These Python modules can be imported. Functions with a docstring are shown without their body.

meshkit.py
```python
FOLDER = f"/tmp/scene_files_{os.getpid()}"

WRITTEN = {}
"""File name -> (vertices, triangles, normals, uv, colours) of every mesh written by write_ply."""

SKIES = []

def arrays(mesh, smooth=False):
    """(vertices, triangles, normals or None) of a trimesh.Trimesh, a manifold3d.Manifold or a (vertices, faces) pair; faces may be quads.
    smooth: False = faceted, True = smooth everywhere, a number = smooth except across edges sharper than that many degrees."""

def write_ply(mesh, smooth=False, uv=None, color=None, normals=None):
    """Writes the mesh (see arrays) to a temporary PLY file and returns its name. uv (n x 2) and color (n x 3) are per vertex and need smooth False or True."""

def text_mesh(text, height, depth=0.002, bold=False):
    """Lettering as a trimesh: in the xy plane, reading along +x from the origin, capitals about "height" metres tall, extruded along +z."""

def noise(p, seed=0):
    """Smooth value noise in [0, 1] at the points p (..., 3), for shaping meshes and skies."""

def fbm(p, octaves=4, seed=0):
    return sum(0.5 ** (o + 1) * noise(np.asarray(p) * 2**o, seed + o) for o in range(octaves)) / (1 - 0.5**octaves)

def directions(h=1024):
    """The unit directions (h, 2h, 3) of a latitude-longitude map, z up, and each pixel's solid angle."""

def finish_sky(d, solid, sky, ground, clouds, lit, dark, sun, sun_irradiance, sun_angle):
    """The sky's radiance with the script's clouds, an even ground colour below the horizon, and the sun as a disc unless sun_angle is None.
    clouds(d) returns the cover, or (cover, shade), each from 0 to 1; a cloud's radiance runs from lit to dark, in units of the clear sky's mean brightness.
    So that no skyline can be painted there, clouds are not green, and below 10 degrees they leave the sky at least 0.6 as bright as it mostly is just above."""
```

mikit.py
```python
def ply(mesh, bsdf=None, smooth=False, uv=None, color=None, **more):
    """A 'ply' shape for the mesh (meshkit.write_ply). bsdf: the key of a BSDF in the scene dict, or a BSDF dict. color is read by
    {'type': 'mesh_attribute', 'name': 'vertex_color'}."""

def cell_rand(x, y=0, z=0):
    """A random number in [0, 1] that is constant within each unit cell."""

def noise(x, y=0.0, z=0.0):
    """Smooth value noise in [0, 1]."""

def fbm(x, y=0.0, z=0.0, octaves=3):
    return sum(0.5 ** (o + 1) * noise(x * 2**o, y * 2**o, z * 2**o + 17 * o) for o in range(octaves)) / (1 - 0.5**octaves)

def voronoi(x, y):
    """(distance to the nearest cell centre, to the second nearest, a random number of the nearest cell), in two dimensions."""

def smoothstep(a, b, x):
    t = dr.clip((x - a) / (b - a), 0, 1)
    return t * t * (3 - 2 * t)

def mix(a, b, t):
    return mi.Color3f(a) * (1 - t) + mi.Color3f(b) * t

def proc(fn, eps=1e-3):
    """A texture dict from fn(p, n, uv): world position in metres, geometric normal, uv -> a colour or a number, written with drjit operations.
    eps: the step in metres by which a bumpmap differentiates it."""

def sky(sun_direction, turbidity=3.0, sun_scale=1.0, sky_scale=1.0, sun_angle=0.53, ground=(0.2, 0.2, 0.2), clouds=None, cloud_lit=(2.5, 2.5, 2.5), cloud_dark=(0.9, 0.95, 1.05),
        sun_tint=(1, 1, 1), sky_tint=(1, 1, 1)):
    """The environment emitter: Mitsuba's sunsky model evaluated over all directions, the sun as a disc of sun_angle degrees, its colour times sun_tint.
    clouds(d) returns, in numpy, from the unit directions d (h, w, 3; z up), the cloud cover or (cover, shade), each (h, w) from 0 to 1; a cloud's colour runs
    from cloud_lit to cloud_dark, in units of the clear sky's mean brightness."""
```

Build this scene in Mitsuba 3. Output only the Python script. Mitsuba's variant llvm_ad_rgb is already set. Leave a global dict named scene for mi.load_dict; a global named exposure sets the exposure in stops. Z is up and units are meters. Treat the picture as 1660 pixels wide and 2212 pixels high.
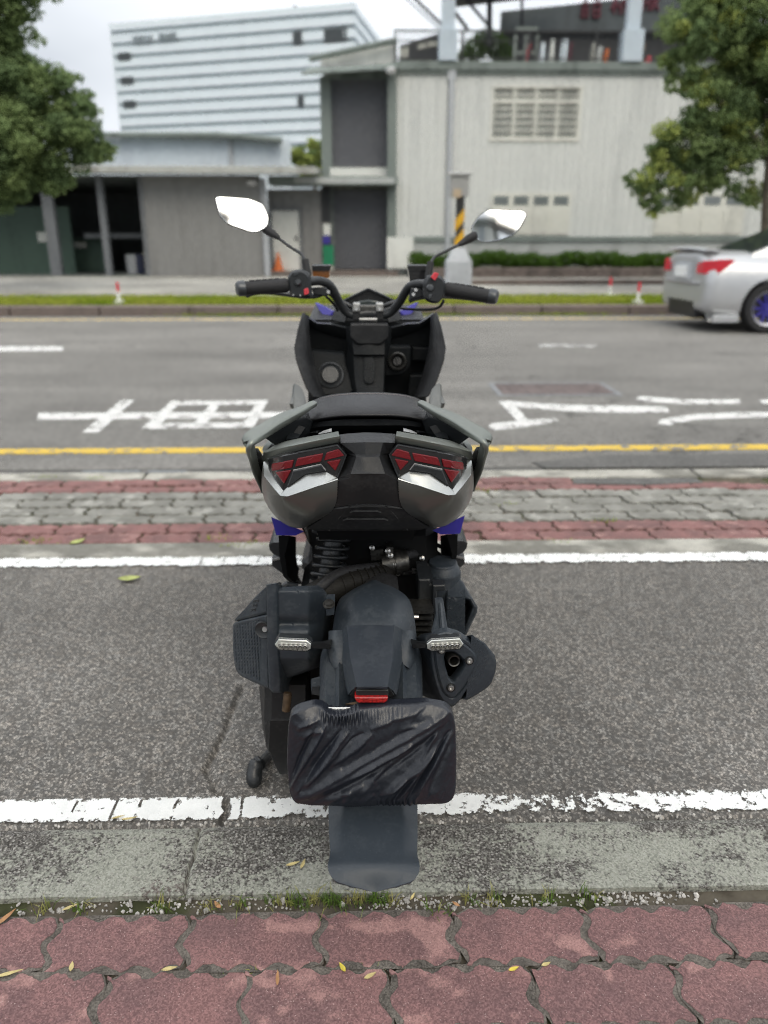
import math, random
import numpy as np, trimesh, manifold3d as m3, mitsuba as mi, drjit as dr
import mikit, meshkit
from scipy.interpolate import CubicSpline
from mikit import noise, fbm, voronoi, smoothstep, mix
random.seed(7); rng = np.random.default_rng(7)
T = mi.ScalarTransform4f
scene = {'type': 'scene'}
labels = {}
# ------------------------------------------------------------------ camera, sky, exposure
FPX, CX, CY, EYE = 1662.0, 830.0, 1106.0, 1.2
pitch, yaw = math.radians(19.42), math.radians(1.25)
hd = np.array([math.sin(yaw), math.cos(yaw), 0.0]); RT = np.array([math.cos(yaw), -math.sin(yaw), 0.0])
FW = math.cos(pitch) * hd - math.sin(pitch) * np.array([0, 0, 1.0]); UP = np.cross(RT, FW); CAM = np.array([0, 0, EYE])
scene['camera'] = {'type': 'thinlens', 'fov': math.degrees(2 * math.atan(CX / FPX)), 'fov_axis': 'x', 'near_clip': 0.05, 'far_clip': 3000.0,
    'aperture_radius': 0.0050, 'focus_distance': 1.42, 'to_world': T().look_at(origin=CAM.tolist(), target=(CAM + FW).tolist(), up=[0, 0, 1])
    }
def cloud(d):
    n = meshkit.fbm(d * np.array([2.5, 2.5, 5.0]) + 3.1, 5)
    el = np.clip(d[..., 2], 0, 1) # an overcast sky: about twice as bright overhead as at the horizon
    return np.ones(d.shape[:2]), np.clip(1.0 - .95 * el ** .8 + (n - 0.5) * 1.1, 0, 1)
scene['sky'] = mikit.sky([0.18, -0.68, 0.66], turbidity=3, sun_scale=0.22, sun_angle=40, clouds=cloud, cloud_lit=(4.0, 4.08, 4.2), cloud_dark=(1.45, 1.58, 1.74), sun_tint=(.90, .985, 1.09))
exposure = 2.2

# ------------------------------------------------------------------ helpers: from the survey of the photograph (1660 px wide) to the street's metres
def ray(x, y): return FW + RT * (x - CX) / FPX + UP * (CY - y) / FPX
def at(x, y, Y):
    d = ray(x, y); return CAM + d * (Y / d[1])
def gnd(x, y, z=0.0):
    d = ray(x, y); return CAM + d * ((z - EYE) / d[2])
def onplane(x, y, p0, n):
    d = ray(x, y); return CAM + d * (np.dot(np.asarray(p0) - CAM, n) / np.dot(d, n))
def uniq(k):
    if k not in scene: return k
    i = 1
    while f'{k}_{i:03d}' in scene: i += 1
    return f'{k}_{i:03d}'
def tag(key, label=None, cat=None, group=None, kind=None):
    d = labels.setdefault(key, {})
    for a, b in (('label', label), ('category', cat), ('group', group), ('kind', kind)):
        if b: d[a] = b
def add(key, mesh, mat, smooth=False, label=None, cat=None, group=None, kind=None, **kw):
    key = uniq(key)
    if isinstance(mesh, (list, tuple)) and not isinstance(mesh[0], np.ndarray): mesh = cat_(mesh)
    scene[key] = mikit.ply(mesh, mat, smooth, **kw)
    if label or cat or group or kind: tag(key, label, cat, group, kind)
    return key
def put(key, shape, M=None, label=None, cat=None, group=None, kind=None):
    key = uniq(key); scene[key] = dict(shape)
    if M is not None: scene[key]['to_world'] = M
    if label or cat or group or kind: tag(key, label, cat, group, kind)
    return key
TM = lambda v, f: trimesh.Trimesh(np.asarray(v, float), np.asarray(f, int), process=False)
cat_ = lambda ms: trimesh.util.concatenate([m for m in ms if m is not None])
def box(x0, x1, y0, y1, z0, z1, bev=0.0):
    if bev <= 0:
        return trimesh.creation.box(bounds=[[min(x0, x1), min(y0, y1), min(z0, z1)], [max(x0, x1), max(y0, y1), max(z0, z1)]])
    x0, x1 = sorted((x0, x1)); y0, y1 = sorted((y0, y1)); z0, z1 = sorted((z0, z1)); b = bev; p = []
    for x, sx in ((x0, 1), (x1, -1)):
        for y, sy in ((y0, 1), (y1, -1)):
            for z, sz in ((z0, 1), (z1, -1)): p += [(x + sx * b, y + sy * b, z), (x + sx * b, y, z + sz * b), (x, y + sy * b, z + sz * b)]
    return hull(p)
def hull(p): return trimesh.convex.convex_hull(np.asarray(p, float))
def rb(px0, py0, px1, py1, Y, d, bev=0.0):
    xm, ym = (px0 + px1) / 2, (py0 + py1) / 2
    return box(at(px0, ym, Y)[0], at(px1, ym, Y)[0], Y, Y + d, at(xm, py1, Y)[2], at(xm, py0, Y)[2], bev)
def spl(p, n, lin=False):
    p = np.asarray(p, float); t = np.r_[0, np.cumsum(np.linalg.norm(np.diff(p.reshape(len(p), -1), axis=0), axis=1) ** (1 if lin else .6) + 1e-9)]
    s = np.linspace(0, t[-1], n)
    if lin or len(p) < 3: return np.stack([np.interp(s, t, p[:, k]) for k in range(p.shape[1])], 1)
    return CubicSpline(t, p)(s)
def tube(path, r, n=12, k=0, caps=True, sy=1.0):
    p = np.asarray(path, float); r = np.broadcast_to(np.asarray(r, float), (len(p),))
    if k:
        pr = spl(np.c_[p, r], k); p, r = pr[:, :3], np.maximum(pr[:, 3], 1e-4)
    t = np.gradient(p, axis=0); t /= np.linalg.norm(t, axis=1, keepdims=True) + 1e-12
    ref = np.array([0, 0, 1.0]) if abs(t[0][2]) < .9 else np.array([1.0, 0, 0]); v = []
    for i in range(len(p)):
        a = ref - t[i] * np.dot(ref, t[i]); a /= np.linalg.norm(a); ref = a; b = np.cross(t[i], a)
        th = np.arange(n) * 2 * np.pi / n
        v.append(p[i] + r[i] * (np.cos(th)[:, None] * a * sy + np.sin(th)[:, None] * b))
    return loft(v, caps)
def loft(secs, caps=True):
    s = np.asarray(secs); m, n = s.shape[:2]; v = s.reshape(-1, 3); f = []
    for i in range(m - 1):
        for j in range(n):
            a, b, c, d = i * n + j, i * n + (j + 1) % n, (i + 1) * n + (j + 1) % n, (i + 1) * n + j
            f += [(a, b, c), (a, c, d)]
    if caps:
        v = np.vstack([v, s[0].mean(0), s[-1].mean(0)]); k = m * n
        for j in range(n): f += [(k, (j + 1) % n, j), (k + 1, (m - 1) * n + j, (m - 1) * n + (j + 1) % n)]
    me = TM(v, f)
    if me.volume < 0: me.invert()
    return me
def sheet(rows, t=.004, nu=0, nv=0, lin=False, away=(0, 1, 0)):
    g = np.asarray(rows, float)
    if nv: g = np.stack([spl(g[:, j], nv, lin) for j in range(g.shape[1])], 1)
    if nu: g = np.stack([spl(g[i], nu, lin) for i in range(g.shape[0])], 0)
    m, n = g.shape[:2]
    dn = np.cross(np.gradient(g, axis=0), np.gradient(g, axis=1)); dn /= np.linalg.norm(dn, axis=2, keepdims=True) + 1e-12
    if np.sum(dn * np.asarray(away)) < 0: dn = -dn
    v = np.vstack([g.reshape(-1, 3), (g + dn * t).reshape(-1, 3)]); f = []; o = m * n
    I = lambda i, j: i * n + j
    for i in range(m - 1):
        for j in range(n - 1):
            a, b, c, d = I(i, j), I(i, j + 1), I(i + 1, j + 1), I(i + 1, j)
            f += [(a, b, c), (a, c, d), (a + o, c + o, b + o), (a + o, d + o, c + o)]
    rim = [I(0, j) for j in range(n)] + [I(i, n - 1) for i in range(1, m)] + [I(m - 1, j) for j in range(n - 2, -1, -1)] + [I(i, 0) for i in range(m - 2, 0, -1)]
    for a, b in zip(rim, rim[1:] + rim[:1]): f += [(b, a, a + o), (b, a + o, b + o)]
    me = TM(v, f)
    if me.volume < 0: me.invert()
    return me
def inset(p, d):
    p = np.asarray(p, float); e = np.roll(p, -1, 0) - p; e /= np.linalg.norm(e, axis=1, keepdims=True) + 1e-12
    nn = np.stack([-e[:, 1], e[:, 0]], 1); n0 = np.roll(nn, 1, 0); b = nn + n0
    return p + d * b / np.maximum((b * nn).sum(1, keepdims=True), .35)
def ccw(p):
    p = np.asarray(p, float); x, y = p.T
    return p if (x * np.roll(y, -1) - np.roll(x, -1) * y).sum() > 0 else p[::-1]
def rounded(p, r, n=4):
    p = np.asarray(p, float); out = []
    for i in range(len(p)):
        a, b, c = p[i - 1], p[i], p[(i + 1) % len(p)]
        la, lc = np.linalg.norm(a - b), np.linalg.norm(c - b); q = min(r, .45 * la, .45 * lc)
        s, e = b + (a - b) * q / la, b + (c - b) * q / lc
        for t in np.linspace(0, 1, n): out.append((1 - t) ** 2 * s + 2 * t * (1 - t) * b + t * t * e)
    return np.array(out)
def prism(p, t, b=0.0, bd=None, holes=()):
    """2-D outline -> solid between depth 0 (front, bevelled by b) and t; columns x, y, depth"""
    p = ccw(p); n = len(p); bd = b if bd is None else bd
    hs = [ccw(h)[::-1] for h in holes]
    loops = [(p, 1)] + [(h, 1) for h in hs]; V, F = [], []; fr, bk = [], []; k = 0
    for q, _ in loops:
        m = len(q); L = [(inset(q, b), 0.0), (q, bd), (q, t)] if b > 0 else [(q, 0.0), (q, t)]
        for w, d in L: V.append(np.c_[w, np.full(m, d)])
        for a in range(len(L) - 1):
            for j in range(m):
                i0, i1 = k + a * m + j, k + a * m + (j + 1) % m
                F += [(i0, i1 + m, i1), (i0, i0 + m, i1 + m)]
        fr.append(np.arange(k, k + m)); bk.append(np.arange(k + (len(L) - 1) * m, k + len(L) * m)); k += m * len(L)
    V = np.vstack(V)
    fi, bi = np.concatenate(fr), np.concatenate(bk)
    tri = np.asarray(m3.triangulate([np.ascontiguousarray(V[q][:, :2]) for q in fr])); F += [tuple(x) for x in fi[tri]]
    F += [tuple(x[::-1]) for x in bi[np.asarray(m3.triangulate([np.ascontiguousarray(V[q][:, :2]) for q in bk]))]]
    return V, np.array(F)
def refine(V, F, l):
    M = m3.Manifold(m3.Mesh(np.asarray(V, np.float32), np.asarray(F, np.uint32)))
    if M.status() != m3.Error.NoError or M.is_empty(): return V, F
    R = M.refine_to_length(l).to_mesh()
    return np.array(R.vert_properties[:, :3], float), np.array(R.tri_verts)
def panel(out, Yf, t, b=2.0, bd=None, l=14, holes=(), disp=None, away=(0, 1, 0)):
    """outline surveyed on the photograph, standing at depth Yf(x, y), t metres thick"""
    V, F = prism(out, t * 1000, b, (b if bd is None else bd), holes)
    if l: V, F = refine(V, F, l)
    aw = np.asarray(away, float)
    P = np.array([at(x, y, Yf(x, y) if callable(Yf) else Yf) + aw * d / 1000 for x, y, d in V])
    if disp is not None: P = P + disp(V, P)
    me = TM(P, F)
    if me.volume < 0: me.invert()
    return me
def extr(p, t, b=0.0, holes=()): # plan outline (x, y) -> z from 0 down to -t, front face up
    V, F = prism(p, t, b, None, holes); V = V.copy(); V[:, 2] *= -1
    me = TM(V, F)
    if me.volume < 0: me.invert()
    return me
def extr_xz(p, y0, t, b=0.0, holes=()): # outline in (x, z), front face at y0
    V, F = prism(p, t, b, None, holes); me = TM(np.c_[V[:, 0], y0 + V[:, 2], V[:, 1]], F)
    if me.volume < 0: me.invert()
    return me
def mirx(m):
    m = m.copy(); m.vertices[:, 0] *= -1; m.invert(); return m
def cyl(a, b, r, n=20, r2=None): return tube([a, b], [r, r if r2 is None else r2], n)
def rcyl(a, b, r, n=20, e=.25): # rounded ends
    a, b = np.asarray(a, float), np.asarray(b, float); u = (b - a) / np.linalg.norm(b - a); q = r * e
    return tube([a, a + u * q * .3, a + u * q, b - u * q, b - u * q * .3, b], [r - q, r - q * .3, r, r, r - q * .3, r - q], n)
def orient(m, p, n): # local z -> n, moved to p
    m = m.copy(); m.apply_transform(trimesh.geometry.align_vectors([0, 0, 1], n)); m.apply_translation(p); return m
def revolve(prof, p, n, sec=40): return orient(trimesh.creation.revolve(np.asarray(prof, float), sections=sec), p, n)
def grid(x0, x1, y0, y1, s, zf):
    xs, ys = np.arange(x0, x1 + s / 2, s), np.arange(y0, y1 + s / 2, s); X, Y = np.meshgrid(xs, ys)
    Z = zf(X, Y); n = len(xs); i = np.arange(len(ys) - 1)[:, None] * n + np.arange(n - 1)
    a = i.ravel(); F = np.vstack([np.c_[a, a + 1, a + n + 1], np.c_[a, a + n + 1, a + n]])
    return TM(np.c_[X.ravel(), Y.ravel(), Z.ravel()], F)

# ------------------------------------------------------------------ materials
def bs(name, d, bump=None, bscale=1.0, eps=1e-3, two=True):
    if bump is not None: d = {'type': 'bumpmap', 'nested': d, 'tex': mikit.proc(bump, eps), 'scale': bscale}
    scene[name] = {'type': 'twosided', 'nested': d} if two else d
    return name
def col(c): return {'type': 'rgb', 'value': list(map(float, c))}
def pr(c, rough=.5, metal=0.0, spec=.5, coat=0.0, coatg=.9, **k):
    return {'type': 'principled', 'base_color': c if isinstance(c, dict) else col(c), 'roughness': rough, 'metallic': metal, 'specular': spec, 'clearcoat': coat, 'clearcoat_gloss': coatg, **k}
C3 = mi.Color3f
def grainy(c, amt, s, amt2=.0, s2=3.0):
    def f(p, n, uv):
        g = 1 + amt * (noise(p.x * s, p.y * s, p.z * s) - .5) * 2
        if amt2: g = g * (1 + amt2 * (fbm(p.x * s2, p.y * s2, p.z * s2) - .5) * 2)
        return C3(*map(float, c)) * g
    return mikit.proc(f)
AS = 1 / .0060
def asphalt_col(p, n, uv):
    d1, d2, w = voronoi(p.x * AS, p.y * AS)
    tone = mix((.080, .077, .072), (.35, .338, .315), w * w)
    warm = mix((1, 1, 1), (1.05, .985, .93), noise(p.x * 70, p.y * 70))
    c = mix((.070, .068, .064), tone * warm, smoothstep(.03, .26, d2 - d1) * .85)
    return c * 1.06 * (.72 + .56 * fbm(p.x * 2.1, p.y * 2.1, 0, 4)) * (.8 + .4 * noise(p.x * 300, p.y * 300))
bs('asphalt_coarse', pr(mikit.proc(asphalt_col), .82, spec=.35))
def road_col(p, n, uv):
    d1, d2, w = voronoi(p.x * 75, p.y * 75)
    g = (.66 + .62 * w) * (.72 + .56 * fbm(p.x * .9, p.y * 2.2, 0, 4)) * (.82 + .36 * fbm(p.x * .25, p.y * 3.0, 5.0, 3))
    v = fbm(p.x * 1.2, p.y * 1.6, 3.0, 5); cr = 1 - .5 * smoothstep(.014, .0, dr.abs(v - .5)) * smoothstep(.5, .62, fbm(p.x * .35, p.y * .5, 9.0, 2))
    return C3(.152, .147, .137) * g * cr
bs('asphalt_road', pr(mikit.proc(road_col), .85, spec=.3), lambda p, n, uv: noise(p.x * 160, p.y * 160), .0012)
def patch_col(p, n, uv):
    d1, d2, w = voronoi(p.x * 85, p.y * 85)
    return C3(.105, .103, .098) * (.7 + .5 * w) * (.7 + .6 * fbm(p.x * 2.5, p.y * 2.5, 1.0, 4))
bs('asphalt_patch', pr(mikit.proc(patch_col), .8, spec=.4), lambda p, n, uv: noise(p.x * 160, p.y * 160), .0012)
def kerb_col(p, n, uv): # exposed aggregate, with pale cement skin left in patches, most of it along the near edge
    q = p.y - p.z # the skin of pale cement is thicker on some castings than on others
    d1, d2, w = voronoi(p.x * 330, q * 330); e1, e2, w2 = voronoi(p.x * 150 + 3, q * 150)
    lich = fbm(p.x * 8, q * 15, 2.0, 5); sp = fbm(p.x * 110, q * 110, 4.0, 3)
    skin = .02 + .05 * smoothstep(-.1, .6, p.x + .3 * (fbm(p.x * 3, q * 6, 3.0, 3) - .5)) + .075 * smoothstep(1.235, 1.175, p.y + .05 * (fbm(p.x * 14, p.y * 14, 7.0, 3) - .5)) - .07 * smoothstep(1.285, 1.33, p.y)
    sp = .55 * sp + .45 * noise(p.x * 260, q * 260, 2.0)
    a = smoothstep(.42, .64, lich * .50 + sp * .50 + skin)
    dark = mix((.040, .037, .033), (.20, .19, .175), w * w); lite = mix((.17, .175, .148), (.32, .325, .28), w)
    c = mix(dark, lite, a); c = mix(c, mix((.13, .12, .11), (.36, .35, .32), w2), .8 * smoothstep(.72, .78, w2) * smoothstep(.42, .28, e1) * (1 - .5 * a))
    return mix(c, C3(.15, .115, .1), .4 * smoothstep(.58, .72, fbm(p.x * 5 + 7, p.y * 7, 1.0, 3)) * (1 - a))
bs('concrete_kerb', pr(mikit.proc(kerb_col), .9, spec=.25))
def conc_col(p, n, uv):
    l = fbm(p.x * 6, p.y * 10, p.z * 6, 5)
    return mix((.17, .165, .145), (.36, .35, .31), smoothstep(.32, .66, l)) * (.78 + .44 * noise(p.x * 150, p.y * 150, p.z * 150)) * (.9 + .2 * noise(p.x * 40, p.y * 40, p.z * 40))
bs('concrete', pr(mikit.proc(conc_col), .9, spec=.25))
def paver_col(base, lite, dark):
    def f(p, n, uv):
        s1 = noise(p.x * 420, p.y * 420); s2 = noise(p.x * 900, p.y * 900, 3.0)
        c = mix(dark, base, smoothstep(.25, .75, fbm(p.x * 11, p.y * 11, 1.0, 4) * .75 + s1 * .25))
        c = mix(c, lite, .75 * smoothstep(.60, .78, fbm(p.x * 17 + 4, p.y * 22, 6.0, 3)))
        c = c * (.72 + .56 * s1) * (.85 + .3 * s2)
        d1, d2, w = voronoi(p.x * 230, p.y * 230)
        return mix(c, (.42, .33, .31), .8 * smoothstep(.93, .96, w) * smoothstep(.26, .12, d1))
    return mikit.proc(f)
bs('paver_red', pr(paver_col((.205, .112, .108), (.33, .19, .175), (.145, .085, .085)), .88, spec=.3), lambda p, n, uv: noise(p.x * 480, p.y * 480) + .5 * noise(p.x * 900, p.y * 900), .0006)
bs('paver_red_pale', pr(paver_col((.22, .115, .108), (.30, .18, .165), (.15, .088, .084)), .88, spec=.3))
bs('paver_grey', pr(paver_col((.235, .232, .21), (.33, .325, .295), (.15, .148, .132)), .9, spec=.3))
bs('paver_rim', pr(grainy((.105, .094, .082), .55, 420, .5, 45), .9, spec=.25))
def soil_col(p, n, uv):
    g = fbm(p.x * 30, p.y * 30, 0, 4); m = smoothstep(.45, .6, fbm(p.x * 7, p.y * 7, 4.0, 3))
    return mix((.055, .047, .036), (.13, .115, .09), g) * (1 - m) + C3(.048, .052, .026) * (.5 + g) * m
bs('soil', pr(mikit.proc(soil_col), .95, spec=.1), lambda p, n, uv: noise(p.x * 200, p.y * 200) + .5 * noise(p.x * 420, p.y * 420), .002)
bs('gravel', pr(grainy((.36, .345, .32), .5, 90, .3, 400), .85))
bs('white_paint', pr(mikit.proc(lambda p, n, uv: C3(.76, .77, .75) * (.86 + .16 * fbm(p.x * 26, p.y * 26, 0, 4)) * (.93 + .1 * noise(p.x * 500, p.y * 500))), .7, spec=.4), lambda p, n, uv: fbm(p.x * 120, p.y * 120, 0, 3), .0012)
def worn(c, amount, base=(.2, .19, .18)):
    def f(p, n, uv):
        m = smoothstep(amount, amount + .06, fbm(p.x * 22, p.y * 22, 2.0, 4))
        return mix(base, c, m) * (.9 + .2 * noise(p.x * 200, p.y * 200))
    return mikit.proc(f)
bs('road_white', pr(worn((.52, .52, .505), .32, (.152, .147, .137)), .75)); bs('road_yellow', pr(worn((.52, .36, .055), .32, (.152, .147, .137)), .75)); bs('road_yellow_pale', pr(worn((.52, .40, .17), .38), .8))
def grass_col(p, n, uv): return mix((.17, .25, .02), (.34, .36, .07), noise(p.x * 1.3, p.y * 3, 1.0)) * (.6 + .8 * noise(p.x * 60, p.y * 60, p.z * 60))
bs('concrete_far', pr(mikit.proc(lambda p, n, uv: mix((.17, .165, .15), (.27, .265, .24), smoothstep(.35, .65, fbm(p.x * .8, p.y * 1.5, 0, 5))) * (.85 + .3 * noise(p.x * 20, p.y * 20))), .9, spec=.25))
bs('grass', {'type': 'diffuse', 'reflectance': mikit.proc(grass_col)})
bs('weed', {'type': 'diffuse', 'reflectance': mikit.proc(lambda p, n, uv: mix((.085, .14, .03), (.26, .25, .09), smoothstep(.35, .65, noise(p.x * 45, p.y * 45, 3.0))) * (.7 + .6 * noise(p.x * 300, p.y * 300)))})
for nm, c in (('leaf_straw', (.46, .38, .17)), ('leaf_yellow', (.55, .45, .06)), ('leaf_brown', (.38, .2, .09)), ('leaf_green', (.33, .36, .12))): bs(nm, pr(grainy(c, .25, 150, .3, 60), .7))
# scooter
def dusty(c, dust, amt, s=26.0):
    def f(p, n, uv):
        d = fbm(p.x * s, p.y * s, p.z * s, 4); k = fbm(p.x * s * 7, p.y * s * 7, p.z * s * 7, 2)
        m = smoothstep(.46, .72, d * .7 + k * .3) * amt
        w = noise(p.x * 210, p.y * 210, p.z * 210); m = dr.maximum(m, smoothstep(.90, .95, w) * amt * 1.3)
        return mix(c, dust, m) * (.92 + .16 * noise(p.x * 700, p.y * 700, p.z * 700))
    return mikit.proc(f)
def bumpn(s): return lambda p, n, uv: noise(p.x * s, p.y * s, p.z * s)
bs('plastic_black', pr(dusty((.012, .0125, .0135), (.05, .05, .05), .25), .44, spec=.33), bumpn(1100), .00012, 4e-4)
bs('plastic_shade_black', pr((.0055, .0058, .0062), .62, spec=.2)); bs('hole_shade', {'type': 'diffuse', 'reflectance': col((.004, .004, .004))})  # near-black tones that paint in shade: under the tail, inside the exhaust outlet
bs('plastic_shield', pr(dusty((.0065, .0078, .0088), (.025, .025, .025), .2), .52, spec=.15))
bs('plastic_satin', pr(dusty((.016, .018, .020), (.06, .06, .06), .2), .36, spec=.5))
bs('plastic_grey', pr(dusty((.024, .031, .039), (.085, .092, .097), .28), .48, spec=.45), bumpn(900), .00016, 4e-4)
def rib(p, n, uv):
    u = (p.x + p.y * .35) * 190 + .9 * dr.abs(2 * (p.z * 240 - dr.floor(p.z * 240)) - 1)
    return dr.abs(2 * (u - dr.floor(u)) - 1)
bs('plastic_ribbed', pr(dusty((.024, .030, .037), (.085, .092, .097), .28), .48, spec=.45), rib, .004, 3e-4)
def dots(p, n, uv):
    a, b = p.x * 310, (p.y * .8 - p.z * .6) * 310
    return smoothstep(.36, .28, dr.sqrt(dr.square(a - dr.floor(a) - .5) + dr.square(b - dr.floor(b) - .5)))
bs('plastic_dotted', pr(dusty((.026, .032, .041), (.08, .087, .095), .2), .45, spec=.5), dots, -.002, 3e-4)
bs('flap_rubber', pr(dusty((.024, .031, .039), (.07, .078, .084), .16, 34), .46, spec=.45), bumpn(900), .00016, 4e-4)
bs('silver_paint', pr(grainy((.145, .147, .138), .05, 1500), .30, .8, coat=.5, coatg=.85))
bs('silver_bright', pr(grainy((.46, .475, .465), .05, 1500), .33, .8, coat=.4))
bs('rail_satin', pr(grainy((.20, .215, .195), .05, 1200), .36, .75, coat=.25))
bs('blue_plastic', pr((.030, .022, .26), .28, coat=.4))
bs('lens_smoke', pr((.012, .012, .013), .10, coat=.5, coatg=.97))
def red_line(p, n, uv):
    u = (p.z + p.x * .12) * 420
    return dr.abs(2 * (u - dr.floor(u)) - 1)
bs('lens_red', pr(mikit.proc(lambda p, n, uv: mix((.105, .006, .009), (.165, .011, .015), red_line(p, n, uv))), .25, spec=.3, coat=.25, coatg=.95))
bs('reflector_red', pr(mikit.proc(lambda p, n, uv: mix((.12, .002, .003), (.42, .012, .012), noise(p.x * 420, p.y * 420, p.z * 420))), .2, coat=.6))
bs('seat_vinyl', pr(dusty((.013, .013, .0145), (.03, .03, .031), .2, 60), .42, spec=.36), lambda p, n, uv: fbm(p.x * 500, p.y * 500, p.z * 500, 2), .0004, 4e-4)
bs('thread', pr((.11, .10, .10), .7))
bs('rubber', pr(grainy((.020, .020, .021), .3, 300), .62, spec=.35))
bs('hose_rubber', pr(grainy((.011, .010, .008), .4, 60), .65, spec=.25))
bs('nylon', pr(grainy((.0105, .0125, .018), .2, 500), .31, spec=.55), lambda p, n, uv: noise(p.x * 1500, p.y * 400, p.z * 1500), .00008, 3e-4)
bs('steel', pr((.55, .54, .52), .3, 1.0)); bs('steel_dark', pr(grainy((.10, .098, .092), .4, 200), .42, .9)); bs('alloy', pr(grainy((.36, .36, .35), .3, 150), .5, .8))
bs('brass_dirty', pr(grainy((.085, .055, .03), .5, 120), .6, .35))
bs('mirror_glass', pr((.70, .72, .73), .015, 1.0)); bs('lens_clear', pr(grainy((.55, .56, .53), .12, 300), .14, .55, coat=.8, coatg=.97)); bs('led_dark', pr((.10, .10, .085), .15, .3, coat=.8))
bs('switch_red', pr((.55, .045, .06), .4)); bs('amber_dark', pr((.16, .055, .008), .2, coat=.5)); bs('plate_white', pr((.78, .79, .77), .45)); bs('white_plastic', pr((.5, .5, .5), .4))
# buildings
def stained(c, dark, s=1.0):
    def f(p, n, uv):
        st = fbm(p.x * 3.2 * s, p.z * .35 * s, p.y * 3.0, 4); g = fbm(p.x * 12, p.z * 9, p.y * 9, 3)
        return mix(c, dark, smoothstep(.46, .78, st * .75 + g * .25)) * (.93 + .14 * noise(p.x * 25, p.y * 25, p.z * 25))
    return mikit.proc(f)
def M_(name, c, dark=None, rough=.6, **k): bs(name, pr(stained(c, dark if dark is not None else tuple(.7 * x for x in c)), rough, **k))
M_('wall_cream', (.57, .585, .56), (.50, .515, .495)); M_('wall_cream_dark', (.36, .36, .32)); M_('trim_green', (.17, .20, .185), (.09, .11, .10)); M_('wall_taupe', (.235, .235, .228), (.19, .188, .18)); M_('wall_blue', (.62, .69, .75), (.57, .63, .69))
M_('shutter_grey', (.135, .14, .155), (.12, .125, .14)); M_('roof_sheet', (.42, .43, .40), (.2, .19, .17)); M_('pale_blue', (.46, .53, .585), (.38, .44, .49)); M_('steel_post', (.15, .16, .17)); M_('shed_sheet', (.13, .145, .14)); M_('dark_green_board', (.06, .105, .08))
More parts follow.
